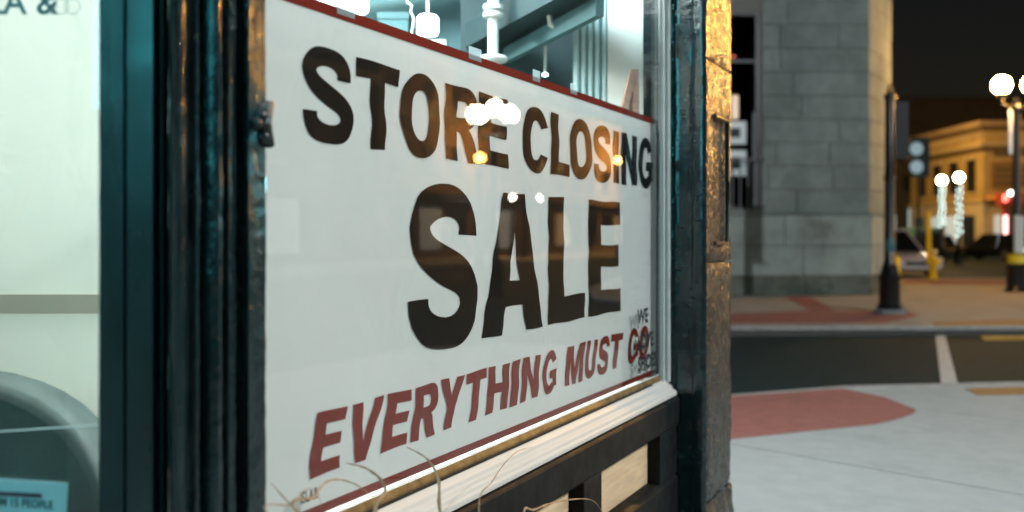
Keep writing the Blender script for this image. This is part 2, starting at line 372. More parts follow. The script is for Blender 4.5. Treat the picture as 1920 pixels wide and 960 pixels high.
# ================================================================== the ground
struct(MB().quad((-900, -900, -.16), (900, -900, -.16), (900, 900, -.16), (-900, 900, -.16)).build('ground', 'earth'))
struct(MB().quad((-140, -60, -.12), (140, -60, -.12), (140, 140, -.12), (-140, 140, -.12)).build('road', 'asphalt'))
def clip(poly, nx, ny, c):                          # keep nx*x+ny*y >= c
    out = []
    for i, a in enumerate(poly):
        b = poly[(i+1) % len(poly)]; da = nx*a[0]+ny*a[1]-c; db = nx*b[0]+ny*b[1]-c
        if da >= 0: out.append(a)
        if da*db < 0: t = da/(da-db); out.append((a[0]+(b[0]-a[0])*t, a[1]+(b[1]-a[1])*t))
    return out
def slabs(parent, poly, ux, uy, us, vs_, mat_, z0, z1, gap=.012):
    vx, vy = -uy, ux; k = 0
    for i in range(len(us)-1):
        for j in range(len(vs_)-1):
            q = clip(clip(clip(clip(poly, ux, uy, us[i]+gap/2), -ux, -uy, -us[i+1]+gap/2), vx, vy, vs_[j]+gap/2), -vx, -vy, -vs_[j+1]+gap/2)
            if len(q) > 2:
                MB().prism(q, z0, z1).build('paving_slab', mat_, parent); k += 1
near_k = [(-14, 6.3), (1.76, 7.61), (2.90, 8.07), (4.55, 8.30), (6.4, 8.15), (7.3, 7.4), (7.5, 6.4)]
back_k = [Vector((3.57, -1.8))-Vector((DV.x, DV.y))*t for t in (-4, 22)]
near_poly = near_k+[tuple(p) for p in back_k]+[(-22, -14)]
near_poly = near_poly[::-1]
pav = struct(MB().prism(near_poly, -.155, -.03).build('pavement_near', 'mortar'))
inset = [(-14, 6.14), (1.80, 7.45), (2.92, 7.90), (4.55, 8.13), (6.3, 7.98), (7.14, 7.3), (7.33, 6.4), tuple(back_k[0]-Vector((.15, -.07))), tuple(back_k[1]-Vector((.15, -.07))), (-22, -14)][::-1]
u0 = (.72, -.694)
slabs(pav, inset, u0[0], u0[1], [-14, -11, -7.9, -4.75, -.95, 2.2, 5.3, 8.5], [p for p in (-27, -23, -19, -15, -11, -8.9, -6.9, -4.9, -2.95, -.95, 1.05, 3.1, 5.135, 7.155, 9.2, 11.2, 13.2)], 'concrete', -.03, 0)
def kerb_line(parent, pts, wd, mat_='kerb', step=1.4):
    for a, b in zip(pts, pts[1:]):
        a, b = Vector(a), Vector(b); L = (b-a).length; d = (b-a)/L; n_ = Vector((d.y, -d.x)); k = max(1, round(L/step)) if L < 14 else 1
        for i in range(k):
            p, q = a+d*(L*i/k+.004), a+d*(L*(i+1)/k-.004)
            MB().prism([tuple(p), tuple(q), tuple(q+n_*wd), tuple(p+n_*wd)], -.15, .003).build('kerb_stone', mat_, parent, bevel=.015)
kerb_line(pav, near_k+[tuple(back_k[0]), tuple(back_k[1])], .15)
def patch(name, px, z, mat_, parent, th=.004):
    return MB().prism([tuple(GP(x, y, z))[:2] for x, y in px], z, z+th).build(name, mat_, parent)
patch('red_paving', [(1250, 752), (1580, 729), (1660, 746), (1718, 769), (1712, 776), (1690, 784), (1640, 796), (1500, 810), (1250, 836)], .001, 'red_paving', pav)
patch('tactile_strip', [(1808, 729), (1990, 725), (1990, 739), (1835, 741)], .001, 'brown_tactile', pav)
# far pavement
far_k = [(11.5, 13.5), (-14, 12.4)]
far_poly = [(-14, 12.4), (10, 13.45), (13, 14.0), (15.5, 16), (19, 20), (26, 27.9), (26.2, 28.6), (-14, 28.0)]
pav2 = struct(MB().prism(far_poly, -.155, -.03).build('pavement_far', 'mortar'))
ins2 = [(-14, 12.55), (10, 13.6), (12.9, 14.15), (15.4, 16.15), (18.9, 20.1), (25.7, 27.9), (25.7, 28.4), (-14, 27.8)]
slabs(pav2, ins2, .985, .17, [-14, -8, -4, 0, 3.2, 6.4, 9.6, 12.8, 16, 19.2, 22.4, 27, 32], [8, 14.8, 18, 21.2, 24.4, 27.6, 32], 'concrete_far', -.03, 0)
kerb_line(pav2, far_poly[::-1][1:-1]+[(-14, 12.4)], .15)
patch('red_paving', [(1250, 593), (1520, 583), (1700, 584), (1722, 592), (1660, 606), (1250, 607)], .001, 'red_paving', pav2)
patch('red_paving', [(1470, 556), (1518, 556), (1566, 582), (1520, 582.6)], .001, 'red_paving', pav2)
patch('red_paving', [(1690, 525), (1990, 525), (1990, 534), (1690, 533)], .001, 'red_paving', pav2)
patch('tactile_strip', [(1748, 604), (1990, 598), (1990, 608), (1752, 612)], .001, 'brown_tactile', pav2)
road = bpy.data.objects['road']
patch('lane_marking', [(1754, 629), (1772, 629), (1801, 740), (1767, 740)], -.119, 'road_white', road)
patch('lane_marking', [(1838, 630), (1990, 629), (1990, 636), (1846, 638)], -.119, 'road_yellow', road)

# ================================================================== the shop building
shop = thing('shop_building', WF(2.3, 0, 0), 'dark teal painted corner shopfront with splayed entrance and large display window', 'shop')
C0 = WF(4.18, 0, 0)
def room(*pts): return [tuple(p) for p in pts]
A0 = Vector((-.46, 1.40))
plan = [(A0.x, A0.y), tuple(WF(4.08, -.10, 0))[:2], (-5.2, 5.0), (-5.2, 1.45)]
# display window: white reveal, mouldings, sill, glazing bead
SB = 1.10; SE = 3.260
win = group_part('display_window', WF(2.3, 0, .7), shop)
MB(WF).box((SB-.06, .022, .79), (3.260, .027, 2.7)).build('glass_pane', 'window_glass', win)
def strip(name, x0, x1, o0, o1, z0, z1, mt, par, bev=.002):
    return MB(WF).box((s_at(x0, o1), o0, z0), (s_at(x1, o1), o1, z1)).build(name, mt, par, bevel=bev)
MB(WF).box((3.204, .0275, .775), (3.213, .035, 2.7)).build('glazing_bead', 'grey_paint', win, bevel=.003)
MB(WF).box((3.214, .0275, .775), (3.224, .046, 2.7)).build('frame_stile', 'frame_paint', win, bevel=.004)
MB(WF).box((3.225, .0275, .775), (3.240, .041, 2.7)).build('frame_stile', 'grey_paint', win, bevel=.003)
MB(WF).box((3.241, .0275, .77), (3.259, .058, 2.7)).build('frame_stile', 'frame_paint', win, bevel=.008)
MB(WF).box((SB-.08, -.03, 2.6), (SE, .06, 2.72)).build('frame_head', 'frame_paint', win, bevel=.006)
# sill: stepped white boards, golden bead, dirt line
sil = MB(WF).side([(-.06, .74), (-.06, .781), (.034, .781), (.044, .778), (.048, .766), (.062, .762), (.066, .748), (.079, .744), (.081, .738), (.081, .726), (.05, .724)], SB-.06, 3.259)
sill = sil.build('window_sill', 'white_paint', win, bevel=.003)
MB(WF).side([(.0275, .7815), (.036, .7815), (.036, .79), (.0275, .802)], SB-.05, 3.203).build('glazing_bead', 'bead_wood', win, bevel=.002)
MB(WF).side([(.0365, .7813), (.040, .7795), (.0395, .784), (.0365, .785)], SB-.05, 3.1).build('dirt_line', 'dirt', win)
MB(WF).box((SB-.05, .0275, .8025), (3.203, .0295, .8045)).build('edge_bead', 'pipe_white', win)
# inner reveal with fluted pilaster
MB(WF).box((3.264, -.19, .6), (3.45, -.034, 3.0)).build('window_reveal', 'inner_white', win, bevel=.004)
fl = MB(WF).box((3.287, -.338, .6), (3.45, -.192, 3.0)).build('fluted_post', 'fluted_teal', win)
for k in range(5): MB(WF).box((3.264, -.212-.028*k, .6), (3.286, -.194-.028*k, 3.0)).build('flute', 'fluted_teal', fl, bevel=.006)
# lettering on the glass
def onglass(s0, z0, o=.0278): return lambda a, b: WF(s0+a, o, z0+b)
for txt, x, y in (('WE', 1196, 608), ('LOVE', 1196, 656), ('SHOES', 1196, 697)):
    s0 = s_at(x, .028); text_mesh('glass_lettering', txt, onglass(s0, z_at(x, y, .028)), .068, 'vinyl_black', win, bold=.0028, sx=1.0)
s0 = s_at(563, .028)
text_mesh('glass_lettering', 'ISLA&', onglass(s0, z_at(563, 946, .028)), .028, 'vinyl_black', win, bold=.0006, sx=.68)
# stall riser below the sill
ris = group_part('stall_riser', WF(2.3, .05, 0), shop)
MB(WF).side([(-.03, .62), (.083, .62), (.089, .63), (.091, .714), (.086, .7235), (-.03, .7235)], SB-.1, 3.257).build('top_rail', 'rail_paint', ris, bevel=.004)
MB(WF).side([(-.03, .05), (.082, .05), (.085, .435), (.07, .45), (-.03, .45)], SB-.1, 3.257).build('bottom_rail', 'rail_paint', ris, bevel=.004)
for a, b in ((SB-.1, 1.25), (2.385, 2.52), (3.06, 3.257)): MB(WF).box((a, -.03, .45), (b, .08, .62)).build('stile', 'rail_paint', ris, bevel=.003)
for a, b in ((1.252, 2.383), (2.522, 3.058)): MB(WF).box((a, -.02, .452), (b, .035, .618)).build('riser_panel', 'panel_wood', ris)
# left pilaster: one moulded profile from the splayed window round to the display window
prof = []
def fp(x, Y): prof.append(Vector(((x-CX)/F*Y, Y, 0)))
def wp(s, o): prof.append(WF(s, o, 0))
fp(184, 1.42); fp(186, 1.335); fp(187, 1.318); fp(231, 1.316); fp(233, 1.326); fp(236, 1.326); fp(238, 1.300); fp(286, 1.298); fp(291, 1.306); fp(293, 1.325); fp(299, 1.325)
fp(301, 1.300); fp(305, 1.294); fp(308, 1.300); fp(309, 1.318); fp(314, 1.318); fp(316, 1.292)
for k in range(7): a = math.pi*k/6; fp(318+16*(1-math.cos(a)), 1.290-.026*math.sin(a))
fp(353, 1.300); fp(361, 1.300)
def beads(s0, s1, o0, h, n=5):
    for k in range(n+1): a = math.pi*k/n; wp(s0+(s1-s0)*(1-math.cos(a))/2, o0+h*math.sin(a))
wp(.951, .070); beads(.956, .968, .076, .012); wp(.969, .066); wp(.974, .066); beads(.978, 1.004, .076, .026, 7); wp(1.006, .066); wp(1.010, .066)
beads(1.013, 1.024, .080, .014); wp(1.026, .066); wp(1.034, .066); wp(1.036, .078); wp(1.043, .080); wp(1.046, .070); wp(1.050, .070); wp(1.052, .088)
for k in range(5): wp(1.054+.009*k, .096)
wp(1.092, .088); wp(1.094, .074); wp(1.104, .072); wp(1.108, .064); wp(1.108, -.03)
def loft(prof, z0, z1, nzr, amp, sc=9, fine=60, am2=.0008):
    mb = MB(); n = len(prof); vs_ = []
    nor = []
    for i in range(n):
        t = prof[min(n-1, i+1)]-prof[max(0, i-1)]; nor.append(Vector((t.y, -t.x, 0)).normalized())
    for j in range(nzr+1):
        z = z0+(z1-z0)*j/nzr
        for i, p in enumerate(prof):
            d = amp*noise.noise(Vector((p.x*sc*6, p.y*sc*6, z*sc)))+am2*noise.noise(Vector((p.x*fine, p.y*fine, z*fine)))
            d += .0025*max(0, noise.noise(Vector((p.x*25+7, p.y*25, z*18)))-.25)*(amp/.0012)
            q = p+nor[i]*d; vs_.append((q.x, q.y, z))
    fs = [(j*n+i, j*n+i+1, (j+1)*n+i+1, (j+1)*n+i) for j in range(nzr) for i in range(n-1)]
    return mb.add(vs_, fs)
cut = 17
pil = loft(prof[cut-1:], .02, 2.75, 420, .0016).build('pilaster', 'teal_paint', shop, smooth=True)
loft(prof[:cut], .02, 2.75, 240, .0006, am2=.0002).build('jamb_board', 'teal_flat', pil, smooth=True)
core = [(-.62, 1.45), (-.42, 1.45), tuple(WF(1.10, -.03, 0))[:2], tuple(WF(1.10, .05, 0))[:2], tuple(WF(.97, .05, 0))[:2], (-.53, 1.345), (-.60, 1.345)]
# small iron shutter hook on the pilaster
hb = WF(1.078, .098, z_at(482, 232, .1)); hk = MB()
hk.ball(hb+Z3*.012, .0135, 12, 8, 1.1); hk.ball(hb-Z3*.018+DV*.006, .012, 12, 8); hk.ball(hb+DV*.016+Z3*.030, .008, 10, 6); hk.ball(hb+NV*.006-DV*.016, .010, 10, 6)
hk.tube([hb-Z3*.030+DV*.018, hb+NV*.010, hb+Z3*.034+DV*.017], .008, 8)
hk.build('shutter_hook', 'iron', pil, smooth=True)
# pier on the right of the window
S0, S1, OP = 3.262, 3.640, .184
pr = [(S0, -.05), (S0, .065), (S0+.004, .070), (S0+.004, .130), (S0-.004, .140), (S0-.006, .172), (S0+.002, .184)]
side_prof = []
for a, b in zip(pr, pr[1:]):
    for k in range(3): side_prof.append(WF(a[0]+(b[0]-a[0])*k/3, a[1]+(b[1]-a[1])*k/3, 0))
side_prof.append(WF(*pr[-1], 0))
pier = loft(side_prof, .02, 3.2, 260, .002, sc=5, fine=40, am2=.0012).build('pier', 'pier_side', shop, smooth=True)
zj = [.02, .34, z_at(1340, 492, .18), z_at(1340, 118, .18), 3.2]
def pier_block(z0, z1, rough_):
    mb = MB(); ns, nzz = 26, max(8, int((z1-z0)/.016)); vs_ = []
    for j in range(nzz+1):
        z = z0+.004+(z1-z0-.008)*j/nzz
        for i in range(ns+1):
            s = S0+.003+(S1-S0)*i/ns
            e = min(i, ns-i, 2)/2*min(1, min(j, nzz-j)/1.5)
            o = OP-.006+.006*e+rough_*(.004*nz(s, 0, z, 7)+.003*nz(s, 3, z, 19)+.002*nz(s, 5, z, 45))
            if z1-z0 > .5 and .10 < s-S0 < .31 and 1.26 < z < 1.742: o -= .010          # sunk panel
            if z < .33: o += .03*max(0, .33-z)/.3+.02*nz(s, 9, z, 11)
            vs_.append(tuple(WF(s, o, z)))
    n = ns+1
    fs = [(j*n+i, j*n+i+1, (j+1)*n+i+1, (j+1)*n+i) for j in range(nzz) for i in range(ns)]
    mb.add(vs_, fs, raw=True)
    for a, b in (((S1, -.05), None),):
        r0 = [tuple(WF(S1+.003, OP-.014, z0+.004)), tuple(WF(S1+.003, -.2, z0+.004)), tuple(WF(S1+.003, -.2, z1-.004)), tuple(WF(S1+.003, OP-.014, z1-.004))]
        mb.add(r0, [(0, 1, 2, 3)], raw=True)
    mb.add([tuple(WF(s, o, z)) for z in (z0+.004, z1-.004) for s, o in ((S0+.003, OP-.012), (S1+.003, OP-.012), (S1+.003, 0), (S0+.003, 0))], [(0, 1, 2, 3), (4, 5, 6, 7)], raw=True)
    return mb.build('pier_block', 'pier_paint', pier, smooth=True)
for a, b in zip(zj, zj[1:]): pier_block(a, b, 1.0)
MB(WF).box((S0+.02, -.1, .02), (S1-.02, OP-.022, 3.2)).build('pier_core', 'pier_side', pier)
pm_ = MB()
pz0, pz1 = 1.27, 1.735
pa, pb = S0+.11, S0+.29
pm_.tube([WF(pa, OP+.002, pz1), WF(pb, OP+.004, pz1), WF(pb+.004, OP+.004, (pz0+pz1)/2), WF(pb, OP+.003, pz0), WF(pa, OP+.002, pz0)], .009, 8)
pm_.build('panel_moulding', 'iron', pier, smooth=True)
# walls, floor, ceiling
MB().prism(plan, .0, .25).build('shop_floor', 'floor_wood', shop)
MB().prism([(-6, -3), tuple(WF(-4.0, .25, 0))[:2], tuple(WF(4.15, .25, 0))[:2], (.9, 4.6), (-6, 5.4)], 3.0, 3.2).build('shop_ceiling', 'inner_white', shop)
MB(WF).box((SB-.3, -.05, 2.722), (4.0, .10, 3.0)).build('fascia', 'teal_flat', shop)
MB(WF).box((SB-.3, -.05, 3.2), (4.1, .12, 6.5)).build('upper_wall', 'brick_wall', shop)
MB(WF).box((SB-.05, -.045, .02), (3.255, -.032, .735)).build('riser_back', 'dark_frame', shop)
ew = [tuple(WF(4.08, -.06, 0))[:2], (-5.4, 5.0), (-5.4, 5.2), tuple(WF(4.30, -.12, 0))[:2]]
MB().prism(ew, 0, 3.0).build('side_wall', 'inner_teal', shop)
MB(WF).box((S1-.02, -.4, 0), (4.07, -.02, 3.0)).build('corner_wall', 'inner_white', shop)
MB().box((-5.4, 1.0, 0), (-5.2, 5.0, 3.0)).build('party_wall', 'inner_white', shop)
# splayed entrance window on the left
spl = group_part('entrance_window', (-1.0, 1.35, .3), shop)
YG = 1.345
MB().box((-2.4, YG, .02), (-.585, YG+.006, 2.7)).build('glass_pane', 'window_glass', spl)
MB().box((-2.4, YG-.03, .02), (-2.3, YG+.05, 2.75)).build('frame_stile', 'teal_flat', spl)
MB().box((-2.3, YG-.03, .02), (-.62, YG+.05, .25)).build('window_sill', 'teal_flat', spl)
MB().box((-6, YG-.02, 0), (-2.402, YG+.1, 3.0)).build('entrance_wall', 'teal_flat', shop)
MB().box((-2.4, YG-.02, 2.705), (-.55, YG+.1, 3.0)).build('entrance_head', 'teal_flat', shop)
def onfront(x, y): 
    p = PX(x, y, YG-.002); return lambda a, b: Vector((p.x+a, YG-.002, p.z+b))
text_mesh('glass_lettering', 'ISLA &', onfront(-72, 26), .050, 'vinyl_teal', spl, bold=.0008)
rg = MB()
for k in range(3):
    c = PX(92+22*k, 12, YG-.003); rg.tube([c+Vector((.011*math.cos(a*math.pi/7), 0, .011*math.sin(a*math.pi/7))) for a in range(15)], .0006, 5)
rg.build('ring_logo', 'vinyl_teal', spl)
# things behind the splayed window
tag(MB().box((-2.2, 1.95, .9), (-.72, 1.952, 2.6)).build('roller_blind', 'blind'), 'pale roller blind hanging behind the entrance window', 'blind')
bl = bpy.data.objects['roller_blind']
zb0, zb1 = CH-(588-HY)/F*1.945, CH-(552-HY)/F*1.945
MB().box((-2.2, 1.944, zb0), (-.72, 1.948, zb1)).build('hem_band', 'blind_band', bl)
MB().tube([(-2.25, 1.955, 2.6), (-.7, 1.955, 2.6)], .03, 10).build('roller', 'blind', bl)
MB().box((-2.2, 1.95, .3), (-.72, 1.952, .897)).build('lower_cloth', 'blind', bl)
ch = thing('armchair', (-1.02, 1.72, .25), 'grey upholstered armchair with rounded back inside the entrance window', 'armchair')
bk = []
for k in range(13): a = math.pi*k/12; bk.append((-1.03+.36*math.cos(a)*abs(math.cos(a))**-.25 if abs(math.cos(a)) > .01 else -1.03, .74+.26*math.sin(a)))
def side_y(poly, y0, y1):
    mb = MB(lambda a, b, c: Vector((b, a, c))); return mb.side(poly, y0, y1)
zt = CH-(722-HY)/F*1.55
poly = [(-1.35, .30)]+arc(-1.0, zt-.31, .35, .33, 180, 0, 22, 2.6)+[(-.65, .30)]
side_y(poly, 1.52, 1.64).build('backrest', 'armchair', ch, smooth=True, bevel=.018, segs=3)
MB().box((-1.40, 1.64, .42), (-.70, 1.93, .62)).build('seat', 'armchair', ch, bevel=.05, segs=4)
for x in (-1.44, -.76): MB().box((x, 1.642, .40), (x+.1, 1.92, .78)).build('armrest', 'armchair', ch, bevel=.04, segs=3)
for x in (-1.38, -.74):
    for y in (1.56, 1.88): MB().tube([(x, y, .25), (x, y, .42)], .02, 8).build('leg', 'easel_wood', ch)
nf = thing('notice_sheet', PX(40, 960, YG-.01), 'pale blue capacity notice taped inside the entrance window', 'notice')
q = [PX(-120, 889, YG-.006), PX(127, 906, YG-.006), PX(122, 1010, YG-.006), PX(-120, 1010, YG-.006)]
MB().add([tuple(p) for p in q]+[tuple(p+Vector((0, .001, 0))) for p in q], [(0, 1, 2, 3), (7, 6, 5, 4), (0, 4, 5, 1), (1, 5, 6, 2)], raw=True).build('paper', 'notice_paper', nf)
q = [PX(-100, 917, YG-.0075), PX(78, 926, YG-.0075), PX(78, 934, YG-.0075), PX(-100, 924, YG-.0075)]
MB().quad(*[tuple(p) for p in q]).build('printed_bar', 'notice_bar', nf)
p0 = PX(-70, 943, YG-.0075)
text_mesh('printed_text', 'MAXIMUM 15 PEOPLE', lambda a, b: Vector((p0.x+a, p0.y, p0.z+b-.07*a)), .0165, 'vinyl_teal', nf, bold=.0003, sx=.82)
tag(MB().tube([PX(-60, 813, 1.40), PX(200, 796, 1.40)], .0013, 6).build('display_wire', 'pipe_white'), 'thin white wire stretched across the entrance window display', 'wire')
WORLD['display_wire'] = Vector((0, 0, 0))

# ------------------------------------------------------------------ the banner
ban = thing('sale_banner', WF(2.27, 0, .80), 'white store closing sale banner with red edges behind the display window', 'banner')
ZT, ZB = CH+.352*1.1955, CH-.419*1.1955
SL, SR = 1.145, 3.255
mb = MB(); ns, nzz = 60, 20; vs_ = []
for j in range(nzz+1):
    for i in range(ns+1):
        s = SL+(SR-SL)*i/ns; z = ZB+(ZT-ZB)*j/nzz
        vs_.append(tuple(WF(s, -.0012+.0006*math.sin(s*9+z*3)*math.sin(z*7), z)))
mb.add(vs_, [(j*(ns+1)+i, j*(ns+1)+i+1, (j+1)*(ns+1)+i+1, (j+1)*(ns+1)+i) for j in range(nzz) for i in range(ns)], raw=True)
mb.build('sheet', 'banner_white', ban, smooth=True)
MB(WF).box((SL, .0, ZT-.0205), (SR, .0008, ZT)).build('edge_stripe', 'print_red', ban)
MB(WF).box((SL, .0, ZB), (SR, .0008, ZB+.0170)).build('edge_stripe', 'print_red', ban)
L1 = [('S', 569, 660), ('T', 667, 747), ('O', 750, 825), ('R', 834, 898), ('E', 897, 953), ('C', 979, 1029), ('L', 1033, 1068), ('O', 1068, 1110), ('S', 1113, 1145), ('I', 1149, 1160), ('N', 1164, 1194), ('G', 1197, 1224)]
for c, a, b in L1: letter(c, s_at(a), s_at(b), CH+.1405*1.1955, CH+.283*1.1955, .0009, 0, 'print_black', ban)
for c, a, b in [('S', 769, 894), ('A', 902, 1018), ('L', 1028, 1096), ('E', 1103, 1163)]:
    letter(c, s_at(a), s_at(b), CH-.206*1.1955, CH+.089*1.1955, .0009, 0, 'print_black', ban)
L3 = [('E', 578, 650), ('V', 645, 719), ('E', 714, 773), ('R', 769, 826), ('Y', 816, 872), ('T', 866, 914), ('H', 909, 957), ('I', 954, 976), ('N', 974, 1014), ('G', 1014, 1047), ('M', 1058, 1097), ('U', 1095, 1120), ('S', 1119, 1144), ('T', 1141, 1168), ('G', 1175, 1199), ('O', 1196, 1218)]
for c, a, b in L3: letter(c, s_at(a), s_at(b), CH-.361*1.1955, CH-.267*1.1955, .0009, .2, 'print_red', ban)
for x, y, wd in ((648, 38, .055), (890, 102, .06), (1005, 142, .045), (1075, 166, .05)):
    s = s_at(x); z = ZT
    MB(WF).box((s-wd/2, .0010, z-.012), (s+wd/2, .0016, z+.018)).build('tape_strip', 'tape', ban)

# ------------------------------------------------------------------ inside the shop
def ledpanel(c, wx, wy, e, label, col=(.80, .98, 1)):
    t = thing('ceiling_light', (c[0], c[1], 2.96), label, 'ceiling light', 'ceiling lights of the shop')
    MB().box((c[0]-wx/2, c[1]-wy/2, 2.955), (c[0]+wx/2, c[1]+wy/2, 2.998)).build('housing', 'pipe_white', t)
    MB().box((c[0]-wx/2+.02, c[1]-wy/2+.02, 2.949), (c[0]+wx/2-.02, c[1]+wy/2-.02, 2.954)).build('diffuser', 'tube_light', t)
    light('shop_light', 'AREA', (c[0], c[1], 2.94), e, col, t, size=(wx, wy))
ledpanel(tuple(WF(2.3, -.75, 0))[:2], .6, .9, 58, 'flat fluorescent ceiling panel over the shop floor')
ledpanel((-1.7, 3.5), .8, .8, 125, 'square fluorescent ceiling panel behind the roller blind', (1, .93, .80))
ledpanel((-1.25, 1.62), 1.1, .16, 20, 'narrow fluorescent ceiling strip above the armchair', (1, .93, .80))
def pendant(p, r, h, label):
    t = thing('pendant_lamp', p, label, 'pendant lamp', 'pendant lamps of the shop')
    MB().lathe(p, [(r*.9, 0), (r, .01), (r, h-.01), (r*.8, h)], 14).build('shade', 'pendant_glow', t, smooth=True)
    MB().tube([p+Z3*h, Vector((p.x, p.y, 2.998))], .006, 6).build('cord', 'pipe_white', t)
pendant(PX(802, 66, 3.55), .042, .075, 'small bright lantern hanging behind the upper edge of the banner')
pendant(PX(620, 22, 3.4), .14, .12, 'wide glowing drum lamp hanging over the shop floor')
pendant(PX(1022, 143, 3.75), .012, .012, 'tiny glowing bulb hanging low near the fluted post')
rk = thing('pipe_rack', PX(925, 115, 3.5), 'white pipe display rack standing inside behind the banner', 'rack')
p = PX(925, 106, 3.5)
MB().tube([Vector((p.x, p.y, .25)), Vector((p.x, p.y, 2.4))], .021, 12).build('upright', 'pipe_white', rk, smooth=True)
MB().lathe(p-Z3*.01, [(.022, -.012), (.05, -.01), (.055, 0), (.05, .01), (.022, .014)], 16).build('flange', 'pipe_white', rk, smooth=True)
for y in (14, 28): MB().lathe(PX(932, y, 3.5)-Vector((.014, 0, 0)), [(.022, -.012), (.038, -.008), (.038, .008), (.022, .012)], 16).build('collar', 'pipe_white', rk, smooth=True)
j = [PX(1030, -30, 3.4), PX(1030, 30, 3.4), PX(1032, 46, 3.4), PX(1042, 52, 3.4), PX(1075, 50, 3.42)]
MB().tube(j, .010, 10).build('hook', 'pipe_white', rk, smooth=True)
def beam(name, a, b, wd, ht, mt, label):
    a, b = Vector(a), Vector(b); d = (b-a).normalized(); n_ = Vector((d.y, -d.x, 0)).normalized()
    mb = MB(); vs_ = [tuple(q+n_*k*wd/2+Z3*h) for q in (a, b) for k in (-1, 1) for h in (0, ht)]
    mb.add(vs_, [(0, 1, 3, 2), (4, 6, 7, 5), (0, 4, 5, 1), (2, 3, 7, 6), (0, 2, 6, 4), (1, 5, 7, 3)], raw=True)
    return tag(mb.build(name, mt), label, 'beam')
zz = 2.06
def atz(x, y, z): Y = F*(z-CH)/(HY-y); return Vector(((x-CX)/F*Y, Y, z))
beam('ceiling_beam', atz(905, 92, 2.10), atz(1125, -20, 2.10), .16, .10, 'inner_dark', 'dark hanging beam slanting behind the white pipe rack')
beam('ceiling_beam', atz(950, 118, 2.02), atz(1125, 30, 2.02), .03, .06, 'inner_teal', 'slim pale teal hanging beam below the dark beam')
dk = MB().box((-.22, 4.00, .25), (.50, 4.04, 2.9))  # added board, darkens the view where the shop depth is dim
tag(dk.build('dim_depth_board', 'inner_dark'), 'dark teal board added for the dim shop depth behind the pipe rack', 'board')
sh = thing('shoe_shelf', (-.62, 4.2, 2.0), 'wall shelf carrying shoe boxes behind the banner top', 'shelf')
MB().box((-1.5, 4.02, 2.02), (-.24, 4.24, 2.045)).build('board', 'pipe_white', sh); MB().box((-1.5, 4.02, 2.40), (-.24, 4.24, 2.425)).build('board', 'pipe_white', sh)
for k_, (xa, wd_, hh, mt_) in enumerate(((-1.42, .20, .12, 'inner_white'), (-1.18, .18, .20, 'inner_dark'), (-.97, .14, .13, 'fluted_teal'), (-.80, .19, .11, 'inner_dark'), (-.58, .13, .22, 'inner_teal'), (-.42, .13, .10, 'inner_white'))):
    bxo = thing('shoe_box', (xa+wd_/2, 4.12, 2.0455), ['white low shoe box at the end of the shelf', 'tall dark shoe box next to the white box', 'pale teal shoe box between two dark boxes', 'low dark shoe box beside the pale teal box', 'tall teal shoe box beside the pipe rack', 'small white shoe box at the pipe rack end of the shelf'][k_], 'box', 'shoe boxes on the shelf')
    MB().box((xa, 4.04, 2.0455), (xa+wd_, 4.2, 2.0455+hh-.03)).build('body', mt_, bxo); MB().box((xa-.004, 4.036, 2.0455+hh-.029), (xa+wd_+.004, 4.204, 2.0455+hh)).build('lid', mt_, bxo)
cw = [PX(762, -20, 3.7), PX(764, 5, 3.7), PX(772, 10, 3.7), PX(770, 22, 3.7), PX(776, 34, 3.7), PX(772, 60, 3.7), PX(772, 110, 3.7)]
tag(MB().tube(cw, .004, 6).build('hanging_cable', 'pipe_white', smooth=True), 'thin white cable dangling beside the small lantern', 'cable')
es = thing('wooden_easel', WF(3.17, -.12, .25), 'brown wooden folding easel leaning in the window corner', 'easel')
tp = PX(1190, 130, WF(3.17, -.08, 0).y)
for a, b in ((tp, tp+Vector((.02, -.02, -1.4))), (tp-Z3*.01-DV*.02, tp+Vector((-.32, .02, -1.4))), (tp-Z3*.01-DV*.012, tp+Vector((-.18, .22, -1.4)))):
    d = (b-a).normalized(); n_ = Vector((1, .3, 0)).normalized(); m_ = d.cross(n_).normalized(); n_ = m_.cross(d)
    mb = MB(); mb.add([tuple(q+n_*i*.013+m_*k*.009) for q in (a, b) for i in (-1, 1) for k in (-1, 1)], [(0, 1, 3, 2), (4, 6, 7, 5), (0, 4, 5, 1), (2, 3, 7, 6), (0, 2, 6, 4), (1, 5, 7, 3)], raw=True)
    mb.build('leg', 'easel_wood', es, bevel=.002)

